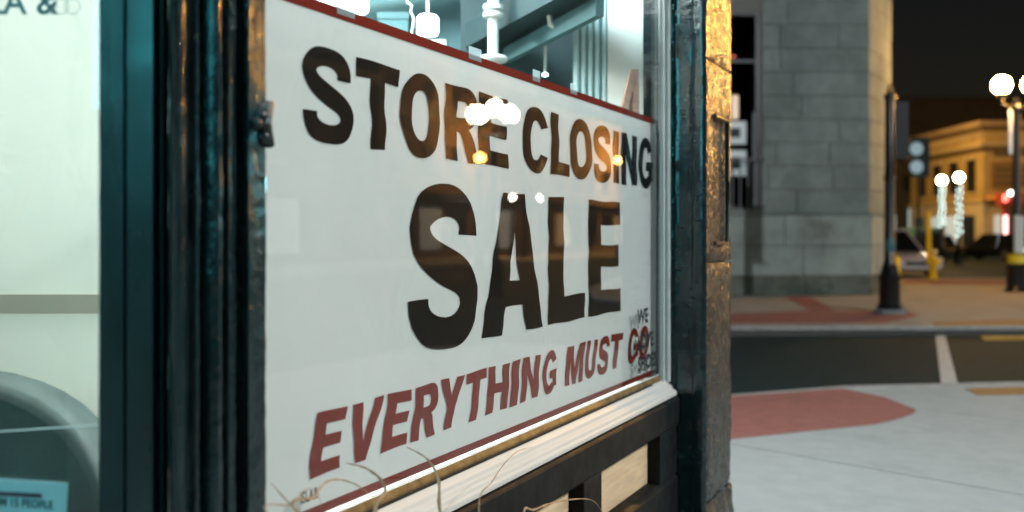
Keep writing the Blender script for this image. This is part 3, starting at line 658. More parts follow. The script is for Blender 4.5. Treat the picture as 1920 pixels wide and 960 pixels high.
# ------------------------------------------------------------------ planter with dry grass below the window
pc = WF(1.55, .36, 0)
pl = thing('grass_planter', pc, 'planter of dry curling grass standing below the display window', 'planter')
MB().lathe(pc, [(.16, 0), (.17, .02), (.22, .48), (.235, .48), (.235, .52), (.20, .52), (.195, .46), (.001, .46)], 28).build('pot', 'planter_pot', pl, smooth=True)
MB().lathe(pc+Z3*.462, [(.19, 0), (.10, .012), (.001, .016)], 20).build('soil', 'soil', pl, smooth=True)
def blade(pts, wd, name='grass_blade'):
    P = []
    for i in range(len(pts)-1):
        a = pts[max(0, i-1)]; b = pts[i]; c = pts[i+1]; d = pts[min(len(pts)-1, i+2)]
        for k in range(8):
            t = k/8; P.append(.5*((2*b)+(c-a)*t+(2*a-5*b+4*c-d)*t*t+(3*b-a-3*c+d)*t**3))
    P.append(pts[-1]); n = len(P); vs_ = []; fs = []
    for i, p in enumerate(P):
        t = (P[min(n-1, i+1)]-P[max(0, i-1)]).normalized(); vdir = (p-Vector((0, 0, CH))).normalized(); sd_ = t.cross(vdir).normalized()
        w_ = wd*(1.25-1.1*(i/n)**1.5)*(1+.25*math.sin(i*1.7+wd*9000)); k_ = t.cross(sd_)*w_*.35
        vs_ += [tuple(p-sd_*w_), tuple(p+k_), tuple(p+sd_*w_), tuple(p-k_)]
    for i in range(n-1):
        for k in range(4): fs.append((i*4+k, i*4+(k+1) % 4, i*4+4+(k+1) % 4, i*4+4+k))
    return MB().add(vs_, fs, raw=True).build(name, 'grass_dry', pl, smooth=True)
def bp(x, y, o): s = s_at(x, o); return WF(s, o, z_at(x, y, o))
root = lambda k: pc+Vector((.05*math.cos(k*2.3), .05*math.sin(k*2.3), .465))
blade([root(0), bp(735, 1010, .20), bp(722, 915, .16), bp(690, 880, .12), bp(648, 868, .09)], .0030)
blade([root(1), bp(842, 1010, .22), bp(822, 900, .19), bp(800, 860, .16), bp(762, 838, .12)], .0028)
blade([root(2), bp(585, 990, .16), bp(592, 930, .13), bp(618, 901, .12), bp(660, 905, .12), bp(705, 935, .14)], .0022)
blade([root(3), bp(640, 1010, .22), bp(560, 960, .14), bp(508, 905, .10)], .0026)
blade([root(4), bp(900, 975, .24), bp(925, 900, .2), bp(965, 850, .17), bp(1000, 838, .15)], .0013)
blade([root(5), bp(985, 985, .26), bp(1005, 955, .25), bp(1060, 938, .24), bp(1110, 938, .23), bp(1132, 965, .23)], .0022)
blade([root(6), bp(540, 990, .15), bp(552, 945, .14), bp(572, 918, .13), bp(596, 925, .13), bp(603, 960, .14)], .0010)
for k in range(34):
    a = k*2.39996; r0 = root(k); L = random.uniform(.12, .30); out = Vector((math.cos(a), math.sin(a), 0))*random.uniform(.04, .11)
    blade([r0, r0+out*.4+Z3*L*.6, r0+out*1.1+Z3*L*.85, r0+out*2.0+Z3*L*.5], random.uniform(.0014, .0026))

# ================================================================== grey stone building across the street
gb = thing('stone_building', (6.0, 21, 0), 'grey ashlar stone building with tall barred window and orange lit corner', 'building')
GA = GP(1150, 566); GB_ = GP(1629, 552); GB_ = Vector((670/F*20.3, 20.3, 0)); GA = Vector((1.0, 20.05, 0))
GC = Vector((9.03, 22.2, 0)); GD = GC+Vector((-2, 8, 0)); GE = Vector((1, 30, 0))
ZG = 12
# core with the window opening left free: solid pieces around it
def face_frame(a, b):
    d = (b-a).normalized(); n_ = Vector((d.y, -d.x, 0)); return lambda u, o, z: a+d*u+n_*o+Z3*z
FW = face_frame(GA, GB_); LW = (GB_-GA).length
FS = face_frame(GB_, GC); LS = (GC-GB_).length
def u_of(x, y=300):                                 # column -> distance along the front wall
    r = (x-CX)/F; d = (GB_-GA).normalized(); return (r*GA.y-GA.x)/(d.x-r*d.y)
def zg(y, Y=20.2): return CH-(y-HY)/F*Y
wu0, wu1 = u_of(1290), u_of(1428); wz0, wz1 = zg(392), zg(22)
back = MB(FW); back.box((0, -.5, 0), (wu0, -.03, ZG)); back.box((wu1, -.5, 0), (LW-.02, -.03, ZG)); back.box((wu0, -.5, 0), (wu1, -.03, wz0)); back.box((wu0, -.5, wz1), (wu1, -.03, ZG))
bw = back.build('wall', 'mortar', gb)
bw2 = MB(FS).box((.01, -.5, 0), (LS, -.03, ZG)).build('wall', 'mortar', gb)
MB().prism([tuple(GD)[:2], tuple(GE)[:2], (GA.x+.5, GA.y+.6), (GB_.x-.6, GB_.y+.7), (GC.x-.6, GC.y+.4)], 0, ZG).build('wall', 'mortar', gb)
courses = []; zc = 0
lev = [0, zg(548-22), zg(461), zg(404)]
courses = [(0, .42), (.42, zg(461)), (zg(461), zg(404))]
zc = zg(400)
while zc < ZG-.3: courses.append((zc, zc+.512)); zc += .512
def block(fr, u0, u1, z0, z1, o, mt, par):
    g = .005
    MB(fr).box((u0+g, -.03, z0+g), (u1-g, o, z1-g)).build('stone_block', mt, par, bevel=.012, segs=1)
rnd = random.Random(5)
for ci, (z0, z1) in enumerate(courses):
    base = ci < 3
    mts = ['moss_stone'] if ci == 0 else (['stone_base'] if base else ['stone_grey', 'stone_grey', 'stone_grey_dark'])
    cuts = [0]; u = (.5 if ci % 2 else 0)+rnd.uniform(.2, .6)
    while u < LW-.55: cuts.append(u); u += rnd.uniform(1.1, 1.75)
    cuts.append(LW)
    for a, b in zip(cuts, cuts[1:]):
        m_ = rnd.choice(mts); o = (.045 if base else 0)+rnd.uniform(-.004, .004)
        if z1 > wz0 and z0 < wz1:
            if a < wu1 and b > wu0:
                if a < wu0-.06: block(FW, a, wu0, z0, z1, o, m_, bw)
                if b > wu1+.06: block(FW, wu1, b, z0, z1, o, m_, bw)
                continue
        block(FW, a, b, z0, z1, o, m_, bw)
    cuts = [0, LS*(.42 if ci % 2 else .7), LS]
    for a, b in zip(cuts, cuts[1:]): block(FS, a, b, z0, z1, (.045 if base else 0)+rnd.uniform(-.004, .004), rnd.choice(mts), bw2)
MB(FW).box((0, -.02, zg(404)), (LW+.05, .075, zg(400)-.004)).build('ledge', 'stone_grey_dark', gb, bevel=.01)
MB(FS).box((-.02, -.02, zg(404)), (LS, .075, zg(400)-.004)).build('ledge', 'stone_grey_dark', gb, bevel=.01)
wn = group_part('barred_window', FW((wu0+wu1)/2, 0, wz0), gb)
for a, b, c, d in ((wu0, wu0+.05, wz0, wz1), (wu1-.12, wu1-.002, wz0, wz1), (wu0+.052, wu1-.122, wz1-.06, wz1-.002), (wu0+.052, wu1-.122, wz0+.002, wz0+.08)):
    MB(FW).box((a+.002, -.42, c), (b, -.06, d)).build('window_frame', 'dark_frame', wn)
MB(FW).box((wu0+.05, -.30, wz0+.08), (wu1-.12, -.29, wz1-.06)).build('pane', 'dark_glass', wn)
MB(FW).box((wu0, -.60, wz0), (wu1, -.55, wz1)).build('dark_interior', 'dark_wall', wn)
MB(FW).box((u_of(1413), -.10, wz0+.08), (u_of(1420), -.06, zg(210))).build('mullion', 'cast_foot', wn)
MB(FW).box((wu0+.05, -.12, zg(116)), (wu1-.12, -.07, zg(111))).build('transom', 'cast_foot', wn)
for k in range(9):
    u = wu0+.10+k*(wu1-wu0-.24)/8; MB(FW).box((u-.012, .03, wz0), (u+.012, .055, zg(300))).build('railing_bar', 'cast_foot', wn)
MB(FW).box((wu0-.05, .025, zg(302)), (wu1+.06, .06, zg(297))).build('railing_top', 'black_metal', wn)
MB(FW).box((wu0-.05, -.03, wz0-.10), (wu1+.08, .09, wz0-.01)).build('window_sill', 'stone_grey_dark', wn, bevel=.01)
for ya, yb in ((225, 268), (280, 328)):
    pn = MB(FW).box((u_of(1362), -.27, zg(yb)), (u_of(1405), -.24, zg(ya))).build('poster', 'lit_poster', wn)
    pn['label'] = 'pale poster inside the barred window'
    MB(FW).box((u_of(1374), -.238, zg(yb-12)), (u_of(1394), -.235, zg(ya+13))).build('poster_picture', 'inner_dark', pn)
MB(FW).box((u_of(1374), -.10, zg(222)), (u_of(1386), -.06, zg(178))).build('hanging_lantern', 'lit_warm', wn)
MB().ball(FW(u_of(1378), -.08, zg(105)), .03, 10, 8).build('pilot_lamp', 'red_dot', wn)

# ================================================================== street furniture across the road
def lathe_post(c, foot, prof, mt, par, name='post'): return MB().lathe(c, prof, 16).build(name, mt, par, smooth=True)
pc2 = GP(1668, 588)
sp_ = thing('sign_post', pc2, 'black cast iron post with hanging dark banner beside the stone building corner', 'post')
MB().lathe(pc2+Vector((0, 0, .0)), [(.27, 0), (.27, .05), (.25, .075), (.12, .08)], 8).build('concrete_foot', 'cast_foot', sp_)
k15 = pc2.y/F
MB().lathe(pc2, [(.20, .08), (.20, .13), (.17, .16), (.165, .55), (.185, .58), (.185, .62), (.15, .66), (.115, .80), (.10, .82), (.10, .85), (.085, .88), (.078, 2.2), (.10, 2.22), (.10, 2.27), (.078, 2.3), (.074, 3.55), (.10, 3.57), (.10, 3.62), (.05, 3.66)], 16).build('shaft', 'black_metal', sp_, smooth=True)
MB().lathe(pc2+Z3*3.655, [(.02, 0), (.05, .03), (.055, .07), (.03, .11), (.012, .16), (.002, .19)], 12).build('finial', 'finial_gold', sp_, smooth=True)
for z in (2.55, 3.52): MB().tube([pc2+Vector((.05, -.02, z)), pc2+Vector((.36, -.1, z))], .014, 8).build('banner_arm', 'black_metal', sp_)
MB(turned(pc2+Vector((.02, -.03, 2.57)), R(-15))).box((.05, -.006, 0), (.26, .006, .93)).build('cloth_banner', 'pole_cloth', sp_)
MB().lathe(pc2+Z3*1.02, [(.082, 0), (.088, .01), (.088, .20), (.082, .21)], 16).build('sticker_band', 'inner_teal', sp_, smooth=True)
mk = thing('yellow_bollard', pc2+Vector((.62, 2.6, 0)), 'short yellow bollard half hidden behind the black post', 'bollard')
cbl = GP(1683, 530); mk.location = cbl; WORLD[mk.name] = cbl
MB().lathe(cbl, [(.07, 0), (.07, .62), (.05, .70), (.01, .73)], 12).build('tube', 'yellow_iron', mk, smooth=True)
MB().lathe(cbl, [(.12, 0), (.12, .03), (.071, .035)], 12).build('flange', 'yellow_iron', mk)
# hydrant
hy = GP(1749, 523)
hd = thing('fire_hydrant', hy, 'yellow fire hydrant with tall marker rod at the pavement edge', 'hydrant')
MB().lathe(hy, [(.17, 0), (.17, .04), (.115, .05), (.11, .40), (.15, .42), (.15, .46), (.12, .48), (.12, .60), (.09, .68), (.035, .72), (.035, .77), (.01, .78)], 16).build('barrel', 'yellow_iron', hd, smooth=True)
for a, b in ((Vector((.09, -.02, .52)), Vector((.21, -.02, .52))), (Vector((-.09, -.02, .52)), Vector((-.19, -.02, .52)))):
    MB().tube([hy+a, hy+b], .065, 12).build('hose_cap', 'yellow_iron', hd, smooth=True)
MB().tube([hy+Vector((0, -.09, .45)), hy+Vector((0, -.2, .45))], .08, 12).build('pumper_cap', 'yellow_iron', hd, smooth=True)
MB().box((hy.x-.15, hy.y+.05, .45), (hy.x-.02, hy.y+.09, 2.0)).build('marker_rod', 'yellow_iron', hd)

def globe_lamp(loc, globes, zg_, r, gmat, label, cloth=None, group=None, sc=1.0, sub=False, kind='globe'):
    loc = Vector(loc); t = thing('globe_street_lamp', loc, label, 'street lamp', group)
    MB().lathe(loc, [(.26*sc, 0), (.26*sc, .06), (.22*sc, .10), (.20*sc, .55), (.22*sc, .6), (.13*sc, .75), (.09*sc, .95), (.08*sc, zg_-.6), (.11*sc, zg_-.58), (.11*sc, zg_-.5), (.06*sc, zg_-.45), (.06*sc, zg_-.3)], 16).build('shaft', 'black_metal', t, smooth=True)
    for dx, dy, dz in globes:
        c = loc+Vector((dx, dy, zg_+dz))
        if abs(dx)+abs(dy) > .05:
            MB().tube([loc+Z3*(zg_-.42), loc+Vector((dx*.5, dy*.5, zg_-.50+dz*.4)), loc+Vector((dx*.95, dy*.95, zg_-.45+dz)), c-Z3*(r+.06)], .032, 8).build('arm', 'black_metal', t, smooth=True)
        MB().lathe(c-Z3*(r+.10), [(.05, 0), (.10, .03), (.11, .08), (.12, .12)], 12).build('fitter', 'black_metal', t, smooth=True)
        MB().ball(c, r, 20, 14).build(kind, gmat, t, smooth=True)
    return t
G1 = GP(1906, 547)
g1z = CH+(HY-160)/F*G1.y
lg = globe_lamp(G1, [(-.37, -.05, 0), (.37, .05, .03)], g1z, .205, 'globe_warm', 'black street lamp with warm white globes and pale blue banner with added glow on its post')
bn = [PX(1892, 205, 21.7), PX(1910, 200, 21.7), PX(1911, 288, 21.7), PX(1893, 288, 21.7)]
MB().add([tuple(p) for p in bn]+[tuple(p+Vector((0, .02, 0))) for p in bn], [(0, 1, 2, 3), (7, 6, 5, 4), (0, 4, 5, 1), (1, 5, 6, 2), (2, 6, 7, 3), (3, 7, 4, 0)], raw=True).build('glowing_banner', 'banner_glow', lg)  # hanging banner, not a lamp; emission stands in for light falling on it
MB().box((G1.x-.11, G1.y-.13, .9), (G1.x+.11, G1.y-.10, 1.75)).build('sticker_plate', 'sticker', lg)
MB().lathe(G1+Z3*.62, [(.19, 0), (.19, .22), (.13, .24)], 12).build('yellow_band', 'yellow_iron', lg)
def string_lamp(x, yg, Y, label, ya, yb):
    base = Vector(((x-CX)/F*Y, Y, 0)); z = CH+(HY-yg)/F*Y
    t = globe_lamp(base, [(0, 0, 0)], z, .19, 'globe_white', label, group='globe lamps wrapped in string lights')
    za, zb = CH+(HY-ya)/F*Y, CH+(HY-yb)/F*Y
    for k in range(26):
        f = k/25; a = k*1.9; MB().ball(base+Vector((.10*math.cos(a), .10*math.sin(a)-.02, za+(zb-za)*f)), .042, 8, 6).build('bulb', 'bulb_cool', t)
string_lamp(1766, 338, 42, 'globe lamp wrapped in string lights behind the hydrant', 352, 424)
string_lamp(1798, 333, 41, 'taller globe lamp wrapped in string lights beside the cream building', 350, 442)
# pedestrian signal with two blue discs
sg = Vector(((1722-CX)/F*38, 38, 0))
sgn = thing('disc_sign', sg, 'dark post carrying two round pale blue signs one above the other', 'sign')
MB().tube([sg, sg+Z3*5.3], .06, 10).build('post', 'black_metal', sgn)
MB().box((sg.x-.35, sg.y-.10, CH+(HY-332)/F*38), (sg.x+.42, sg.y-.07, CH+(HY-258)/F*38)).build('backing_plate', 'dark_frame', sgn)
for y in (279, 313):
    c = PX(1718, y, 37.88); MB().tube([c, c-Vector((0, .03, 0))], .27, 20).build('round_sign', 'lit_disc', sgn)

# ------------------------------------------------------------------ cars
def car(loc, yaw, L, W, H, paint, label, suv=False, head=None, tail=None):
    fr = turned(loc, yaw); t = thing('parked_car', loc, label, 'car', 'cars standing in the far street')
    hl, hw = L/2, W/2; bh = .52*H+(.04 if suv else 0)
    def sec(x, zs, wf):                            # cross-section ring
        return [(x, -hw*wf*f, z) for f, z in zs]+[(x, hw*wf*f, z) for f, z in zs[::-1]]
    xs = [(-hl, .86, .36, bh*.90), (-hl+.12, .95, .26, bh*.98), (-hl*.62, 1, .20, bh*1.0), (0, 1, .20, bh*1.0), (hl*.45, 1, .20, bh*.97), (hl*.78, .97, .22, bh*.88), (hl-.12, .92, .26, bh*.80), (hl, .80, .36, bh*.66)]
    mb = MB(fr); vs_ = []; n = 10
    for x, wf, zl, zh in xs: vs_ += sec(x, [(.90, zl), (1.0, zl+(zh-zl)*.25), (1.0, zl+(zh-zl)*.6), (.96, zl+(zh-zl)*.9), (.84, zh)], wf)
    fs = [tuple(range(n)), tuple(range((len(xs)-1)*n, len(xs)*n))]
    for i in range(len(xs)-1):
        for k in range(n): fs.append((i*n+k, i*n+(k+1) % n, (i+1)*n+(k+1) % n, (i+1)*n+k))
    mb.add(vs_, fs); body = mb.build('body', paint, t, smooth=True)
    r0, r1 = (-hl*.97, hl*.42) if suv else (-hl*.72, hl*.42); t0, t1 = (-hl*.80, hl*.05) if suv else (-hl*.36, hl*.06)
    mb = MB(fr); zb = bh*.97
    mb.add([(r0, -hw*.86, zb), (r1, -hw*.86, zb), (r1, hw*.86, zb), (r0, hw*.86, zb), (t0, -hw*.68, H-.03), (t1, -hw*.68, H-.03), (t1, hw*.68, H-.03), (t0, hw*.68, H-.03)],
           [(0, 1, 5, 4), (1, 2, 6, 5), (2, 3, 7, 6), (3, 0, 4, 7), (4, 5, 6, 7), (0, 3, 2, 1)])
    mb.build('window_band', 'car_glass', t, bevel=.05)
    mb = MB(fr); mb.prism([(t0-.04, -hw*.69), (t1+.04, -hw*.69), (t1+.04, hw*.69), (t0-.04, hw*.69)], H-.05, H); mb.build('roof', paint, t, bevel=.03)
    for sy in (-1, 1):
        for xa, za, xb, zb_ in ((r0, zb, t0, H-.03), (r1, zb, t1, H-.03), ((r0+r1)/2-.1, zb, (t0+t1)/2, H-.03)):
            MB(fr).tube([(xa, sy*hw*.87, za), (xb, sy*hw*.69, zb_)], .035, 6).build('window_pillar', paint, t)
        for x in (-hl*.62, hl*.62):
            R_ = .34 if suv else .31
            ty = MB(fr).tube([(x, sy*(hw-.20), R_), (x, sy*(hw+.01), R_)], R_, 20).build('wheel', 'tyre', t)
            MB(fr).tube([(x, sy*(hw+.011), R_), (x, sy*(hw+.025), R_)], R_*.62, 14).build('rim', 'rim', ty)
        MB(fr).box((hl-.20, sy*hw*.62-.15, bh*.62), (hl-.03, sy*hw*.62+.15, bh*.74)).build('headlight', head or 'plate', t, bevel=.03)
        MB(fr).box((-hl-.01, sy*hw*.66-.12, bh*.66), (-hl+.1, sy*hw*.66+.12, bh*.82)).build('tail_light', tail or 'red_sheet', t, bevel=.02)
    MB(fr).box((hl-.10, -hw*.62, .40), (hl+.012, hw*.62, .56)).build('grille', 'dark_frame', t, bevel=.04)
    MB(fr).box((hl-.08, -hw*.74, .28), (hl+.03, hw*.74, .37)).build('bumper', paint, t, bevel=.03)
    MB(fr).box((-hl-.02, -.26, .55), (-hl+.02, .26, .68)).build('number_plate', 'plate', t)
    return t
sv = GP(1697, 512, -.12)
car((13.35, 33.2, -.12), R(-84), 4.5, 1.86, 1.62, 'silver_paint', 'silver car seen from its front behind the yellow hydrant', True)
car((24.9, 54.5, -.12), R(-100), 4.4, 1.8, 1.42, 'black_paint', 'black car with one amber lamp in front of the cream building', False, 'headlight_amber')
car((27.3, 53.0, -.12), R(118), 4.5, 1.84, 1.50, 'black_paint', 'black car with pale number plate near the red entrance', True, None, 'headlight_white')

# ================================================================== far buildings
cb = thing('cream_building', (32, 66, 0), 'two storey cream building with heavy cornice lit amber at the far corner', 'building')
bx0, by0, bx1, by1 = 30.3, 60.0, 40.0, 71.0
ZC = 8.6
MB().box((bx0, by0, 0), (bx1, by1, 3.45)).build('ground_storey', 'shop_stone', cb)
MB().box((bx0+.02, by0+.02, 3.45), (bx1, by1-.02, ZC)).build('wall', 'cream_wall', cb)
for z0, z1, o, mc in ((8.3, 8.62, .50, 'cornice_pale'), (8.0, 8.3, .3, 'cornice_shade'), (7.0, 7.25, .36, 'cream_trim'), (6.7, 7.0, .2, 'cornice_shade'), (3.4, 3.6, .15, 'cream_trim')):  # dark bands stand for the shade below each projecting course
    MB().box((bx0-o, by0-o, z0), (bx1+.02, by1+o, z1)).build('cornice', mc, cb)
for k in range(14): MB().box((bx0-.27, by0+.1+k*.78, 7.55), (bx0+.03, by0+.34+k*.78, 7.98)).build('bracket', 'cream_trim', cb)
for k in range(4):
    y = 61.6+k*2.45
    wdw = MB().box((bx0-.03, y-.55, 4.15), (bx0+.10, y+.55, 6.25)).build('window', 'dark_frame', cb)
    MB().box((bx0-.12, y-.75, 6.26), (bx0+.02, y+.75, 6.5)).build('lintel', 'cream_trim', wdw)
    MB().box((bx0-.12, y-.5, 4.0), (bx0+.02, y+.5, 4.14)).build('sill', 'cream_trim', wdw)
for k in range(4):
    y = 61.9+k*2.5
    MB().box((bx0-.04, y-.8, .6), (bx0+.1, y+.8, 2.6)).build('shop_window', 'lit_cool' if k in (1, 2) else 'dark_frame', cb)
MB().box((31.0, by0-.06, 6.35), (32.0, by0+.05, 7.0)).build('window', 'dark_frame', cb); MB().box((32.4, by0-.06, 6.35), (33.2, by0+.05, 7.0)).build('window', 'dark_frame', cb)
sb = MB().box((30.8, by0-.10, 4.3), (33.4, by0+.05, 6.0)).build('sign_board', 'bead_wood', cb)
for k in range(3): MB().box((31.0, by0-.13, 4.55+k*.42), (33.2, by0-.101, 4.75+k*.42)).build('sign_line', 'dark_frame', sb)
MB().box((30.4, by0-1.6, 3.55), (34, by0-.12, 3.85)).build('awning', 'awning_orange', cb)
MB().box((31.0, by0-.05, .2), (32.2, by0+.05, 2.6)).build('shop_window', 'lit_cool', cb)
ke = thing('red_entrance', (30.6, 57, 0), 'red shop entrance with glowing pink tube and white lamps', 'entrance')
MB().box((30.0, 57.0, 0), (30.25, 57.2, 3.1)).build('post', 'red_sheet', ke); MB().box((31.3, 57.0, 0), (31.6, 57.2, 3.1)).build('post', 'red_sheet', ke)
MB().box((29.8, 56.7, 3.1), (31.9, 57.6, 3.9)).build('canopy', 'red_sheet', ke, bevel=.1)
MB().box((30.26, 57.15, 0), (31.29, 57.25, 3.09)).build('door', 'brick_wall', ke)
MB().tube([(30.12, 56.95, .5), (30.12, 56.95, 2.5)], .10, 10).build('neon_tube', 'neon_pink', ke)
MB().tube([(29.95, 56.66, 3.35), (29.95, 56.66, 3.75)], .12, 10).build('neon_tube', 'neon_red', ke)
for x in (30.25, 30.62): MB().ball((x, 56.6, 3.85), .14, 10, 8).build('lamp', 'lit_white', ke)
def dark_house(name, x0, y0, x1, y1, h, wins, label, mt='dark_wall'):
    t = thing(name, ((x0+x1)/2, (y0+y1)/2, 0), label, 'building')
    MB().box((x0, y0, 0), (x1, y1, h)).build('wall', mt, t); MB().box((x0-.2, y0-.2, h+.002), (x1+.2, y1+.2, h+.35)).build('roof', 'roof_dark', t)
    for a, b, c, d, m_ in wins: MB().box((a, y0-.05, c), (b, y0+.05, d)).build('window', m_, t)
    return t
dh = [(26.5, 27.2, .4, 3.2, 'lit_cool'), (27.6, 30.4, 1.0, 2.9, 'lit_cool'), (31.4, 32.6, .6, 3.4, 'lit_cool'), (24.5, 25.6, 3.0, 3.8, 'lit_cyan'), (24.2, 25.2, 4.4, 5.8, 'dark_frame'), (28, 29, 4.8, 6, 'dark_frame'), (33.5, 34.3, 1.9, 2.9, 'lit_cyan'), (35.0, 36.2, .8, 3.0, 'lit_cool'), (31, 32, 4.8, 6, 'dark_frame')]
dark_house('dark_building', 20, 74, 50, 84, 7.2, dh, 'low dark building with pale blue lit shop windows beyond the cream building')
dark_house('tall_dark_building', 24, 95, 70, 110, 15, [(34, 35.5, 6, 8, 'dark_frame')], 'tall unlit dark building behind the cream building')
vn = thing('teal_van', (27, 64, -.12), 'dark teal van parked in front of the blue lit shop windows', 'van')
fr = turned((26.6, 61, -.12), R(80))
MB(fr).side([(-.95, .3), (.95, .3), (.98, 1.1), (.85, 1.9), (-.85, 1.9), (-.98, 1.1)], -2.2, 1.5).build('body', 'inner_teal', vn, bevel=.06)
MB(fr).side([(-.93, .3), (.93, .3), (.93, 1.0), (-.93, 1.0)], 1.502, 2.3).build('bonnet', 'inner_teal', vn, bevel=.08)
MB(fr).box((-2.23, -.75, 1.1), (-2.19, .75, 1.7)).build('rear_window', 'car_glass', vn)
for x in (-1.4, 1.5):
    for sy in (-1, 1): MB(fr).tube([(x, sy*.75, .33), (x, sy*.99, .33)], .33, 16).build('wheel', 'tyre', vn)

# ================================================================== across the shop's own street (seen mirrored in the window)
def opp(name, s0, s1, n0, h, mt, wins, label, lit):
    fr = lambda a, b, c: FOOT+DV*a+NV*b+Z3*c
    t = thing(name, fr((s0+s1)/2, n0, 0), label, 'building')
    wl = MB(fr).box((s0, n0, 0), (s1, n0+10, h)).build('wall', mt, t)
    MB(fr).box((s0-.2, n0-.45, h+.002), (s1+.2, n0+10, h+.5)).build('cornice', 'cream_trim', t)
    k = 0; s = s0+1.2
    while s < s1-2:
        for z in (4.6, 8.0):
            if z+2 < h:
                wd = MB(fr).box((s, n0-.04, z), (s+1.1, n0+.06, z+1.9)).build('window', 'dark_frame', t)
                MB(fr).box((s-.15, n0-.12, z-.18), (s+1.25, n0+.05, z-.004)).build('sill', 'cream_trim', wd)
        MB(fr).box((s-.4, n0-.05, .5), (s+1.9, n0+.05, 2.9)).build('shop_window', lit[k % len(lit)], t); k += 1; s += 3.1
    MB(fr).box((s0+.02, n0-.20, 3.2), (s1-.02, n0-.002, 3.7)).build('fascia', 'dark_frame', t)
opp('dark_terrace', 12, 39.6, 27, 9, 'dark_wall', 0, 'dark terrace with glowing cyan fascia sign across the street', ['lit_cool', 'dark_frame', 'dark_frame'])
MB(lambda a, b, c: FOOT+DV*a+NV*b+Z3*c).box((20, 26.6, 3.15), (31, 26.78, 3.75)).build('fascia_sign', 'sign_cyan', bpy.data.objects['dark_terrace'])
opp('brick_terrace', 40, 58, 27, 11, 'brick_wall', 0, 'brown brick terrace across the street mirrored in the window', ['dark_frame', 'lit_cool', 'dark_frame'])
opp('pale_terrace', 58.3, 80, 27, 10, 'brick_pale', 0, 'pale brick terrace across the street mirrored behind the large letters', ['dark_frame', 'lit_warm', 'dark_frame', 'dark_frame'])
opp('corner_terrace', 80.3, 105, 27, 12, 'brick_wall', 0, 'brick corner terrace far down the street mirrored in the window', ['dark_frame', 'dark_frame', 'lit_cool'])
fr = lambda a, b, c: FOOT+DV*a+NV*b+Z3*c
struct(MB(fr).prism([(16, 19), (110, 19), (110, 26.99), (16, 26.99)], -.15, .0).build('pavement_opposite', 'concrete_far'))
# lamps seen only as reflections
def mirrored(x, y, z):                               # where a light of height z must stand to be mirrored at this pixel
    v = Vector(((x-CX)/F, 1, (HY-y)/F)); o = .027; D = DW-o; t0 = D/-(v.dot(NV)); P = Vector((0, 0, CH))+v*t0
    r = v-2*v.dot(NV)*NV; return P+r*((z-P.z)/r.z)
p = mirrored(926, 212, 3.9)
globe_lamp((p.x, p.y, 0), [(-.17, .30, -.03), (.0, 0, .10), (.17, -.30, -.03)], p.z, .19, 'globe_far', 'street lamp with three warm globes across the street mirrored in the window')
for x, y, z, lb in ((900, 296, 4.3, 'amber globe street lamp standing before the brick terrace'), (1160, 301, 4.6, 'amber globe street lamp standing further along before the corner terrace')):
    p = mirrored(x, y, z); globe_lamp((p.x, p.y, 0), [(0, 0, 0)], p.z, .21 if x < 1000 else .15, 'globe_amber', lb)
for x, y, z, lb in ((960, 371, 3.6, 'white globe street lamp before the pale terrace shop windows'), (1012, 372, 3.7, 'white globe street lamp near the join of the pale and corner terraces'), (655, 368, 3.3, 'white globe street lamp before the end of the brick terrace')):
    p = mirrored(x, y, z); globe_lamp((p.x, p.y, 0), [(0, 0, 0)], p.z, .22, 'globe_dim', lb)
def road_lamp(loc, h, yaw, mt, col, power, label, reach=1.6, aim=None):
    loc = Vector(loc); t = thing('road_lamp', loc, label, 'street lamp'); d = Vector((math.cos(yaw), math.sin(yaw), 0))
    MB().lathe(loc, [(.14, 0), (.14, .4), (.10, .45), (.07, h-.4), (.05, h)], 12).build('shaft', 'black_metal', t, smooth=True)
    e = loc+d*reach+Z3*(h+.35)
    MB().tube([loc+Z3*(h-.02), loc+d*reach*.4+Z3*(h+.28), e], .04, 8).build('arm', 'black_metal', t, smooth=True)
    fr = turned(e, yaw)
    MB(fr).box((-.05, -.17, .02), (.65, .17, .12)).build('lamp_head', 'black_metal', t, bevel=.03)
    MB(fr).box((.02, -.14, -.005), (.62, .14, .018)).build('lens', mt, t)
    if aim:
        p = e+d*.3-Z3*.16; rot = (Vector(aim)-p).to_track_quat('-Z', 'Y').to_euler()
        light('lamp_light', 'SPOT', p, power, col, t, radius=.14, rot=rot, spot=R(24))
    else: light('lamp_light', 'POINT', e+d*.3-Z3*.16, power, col, t, radius=.14)
    return t
road_lamp((4.7, -1.9, -.12), 8.8, R(12), 'led_lens', (.93, .97, 1.0), 5400, 'tall cool white road lamp reaching over the shop street on a long arm', reach=5.4)
road_lamp((20.0, 57, -.12), 7.5, R(20), 'sodium_lens', (1, .56, .16), 4800, 'sodium road lamp facing the cream building')
mp_ = mirrored(930, 226, 8.1)
road_lamp((mp_.x-1.7, mp_.y+.8, 0), 8.0, PHI*-1+R(0), 'sodium_lens', (1, .5, .12), 5200, 'sodium road lamp before the brick terrace')
road_lamp(tuple(fr(73, 22, 0)), 8.0, PHI*-1+R(0), 'sodium_lens', (1, .5, .12), 5200, 'sodium road lamp before the pale terrace')
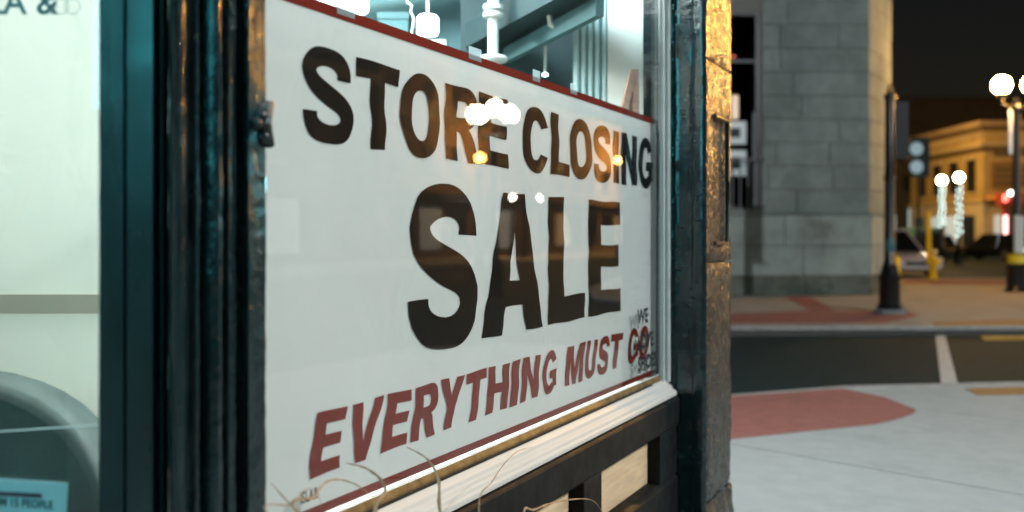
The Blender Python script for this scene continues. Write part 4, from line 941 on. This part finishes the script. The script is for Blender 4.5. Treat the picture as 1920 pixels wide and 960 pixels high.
road_lamp((11.5, 15.2, 0), 5.6, R(215), 'sodium_lens', (1, .48, .10), 3900, 'shielded sodium road lamp on the far street corner', aim=(.6, 3.4, 2.75))

# cool lamp on the side wall round the corner and the downlight in the entrance soffit
wl = thing('wall_lamp', (.45, 4.86, 3.0), 'cool white wall lamp on the side wall round the shop corner', 'wall lamp')
MB().box((.35, 4.58, 2.95), (.55, 4.62, 3.15)).build('backplate', 'black_metal', wl); MB().tube([(.45, 4.62, 3.05), (.45, 4.9, 3.12)], .02, 8).build('arm', 'black_metal', wl)
MB().lathe((.45, 4.95, 3.0), [(.16, 0), (.14, .05), (.05, .14), (.02, .15)], 16).build('shade', 'black_metal', wl, smooth=True)
MB().ball((.45, 4.95, 2.99), .05, 12, 8).build('bulb', 'led_lens', wl)
light('wall_light', 'POINT', (.45, 4.95, 2.90), 210, (.90, .99, 1), wl, radius=.06)
dl = thing('entrance_downlight', (-.62, .92, 2.96), 'round cool downlight in the soffit of the shop entrance', 'downlight')
MB().lathe((-.62, .92, 2.955), [(.09, 0), (.10, .01), (.10, .044)], 20).build('housing', 'pipe_white', dl); MB().lathe((-.62, .92, 2.948), [(.08, 0), (.08, .006)], 20).build('lens', 'led_lens', dl)
light('entrance_light', 'POINT', (-.62, .92, 2.82), 18, (.6, .95, 1), dl, radius=.06)

# lit blade sign on the shop's own facade, behind the photographer; it glosses the teal paint
ps = thing('projecting_sign', WF(-3.0, .5, 2.0), 'glowing teal blade sign projecting from the facade beyond the shop entrance', 'sign')
MB(WF).box((-3.10, .06, 1.92), (-2.98, 1.0, 3.9)).build('sign_case', 'black_metal', ps, bevel=.02)
MB(WF).box((-2.979, .10, 1.97), (-2.965, .96, 3.85)).build('lit_face', 'sign_teal', ps)
for z in (2.2, 3.6): MB(WF).tube([(-3.04, -.1, z), (-3.04, .07, z)], .025, 8).build('bracket', 'black_metal', ps)
MB(WF).box((-7.0, -.3, 0), (-1.9, -.05, 6.5)).build('facade_wall', 'dark_wall', shop)
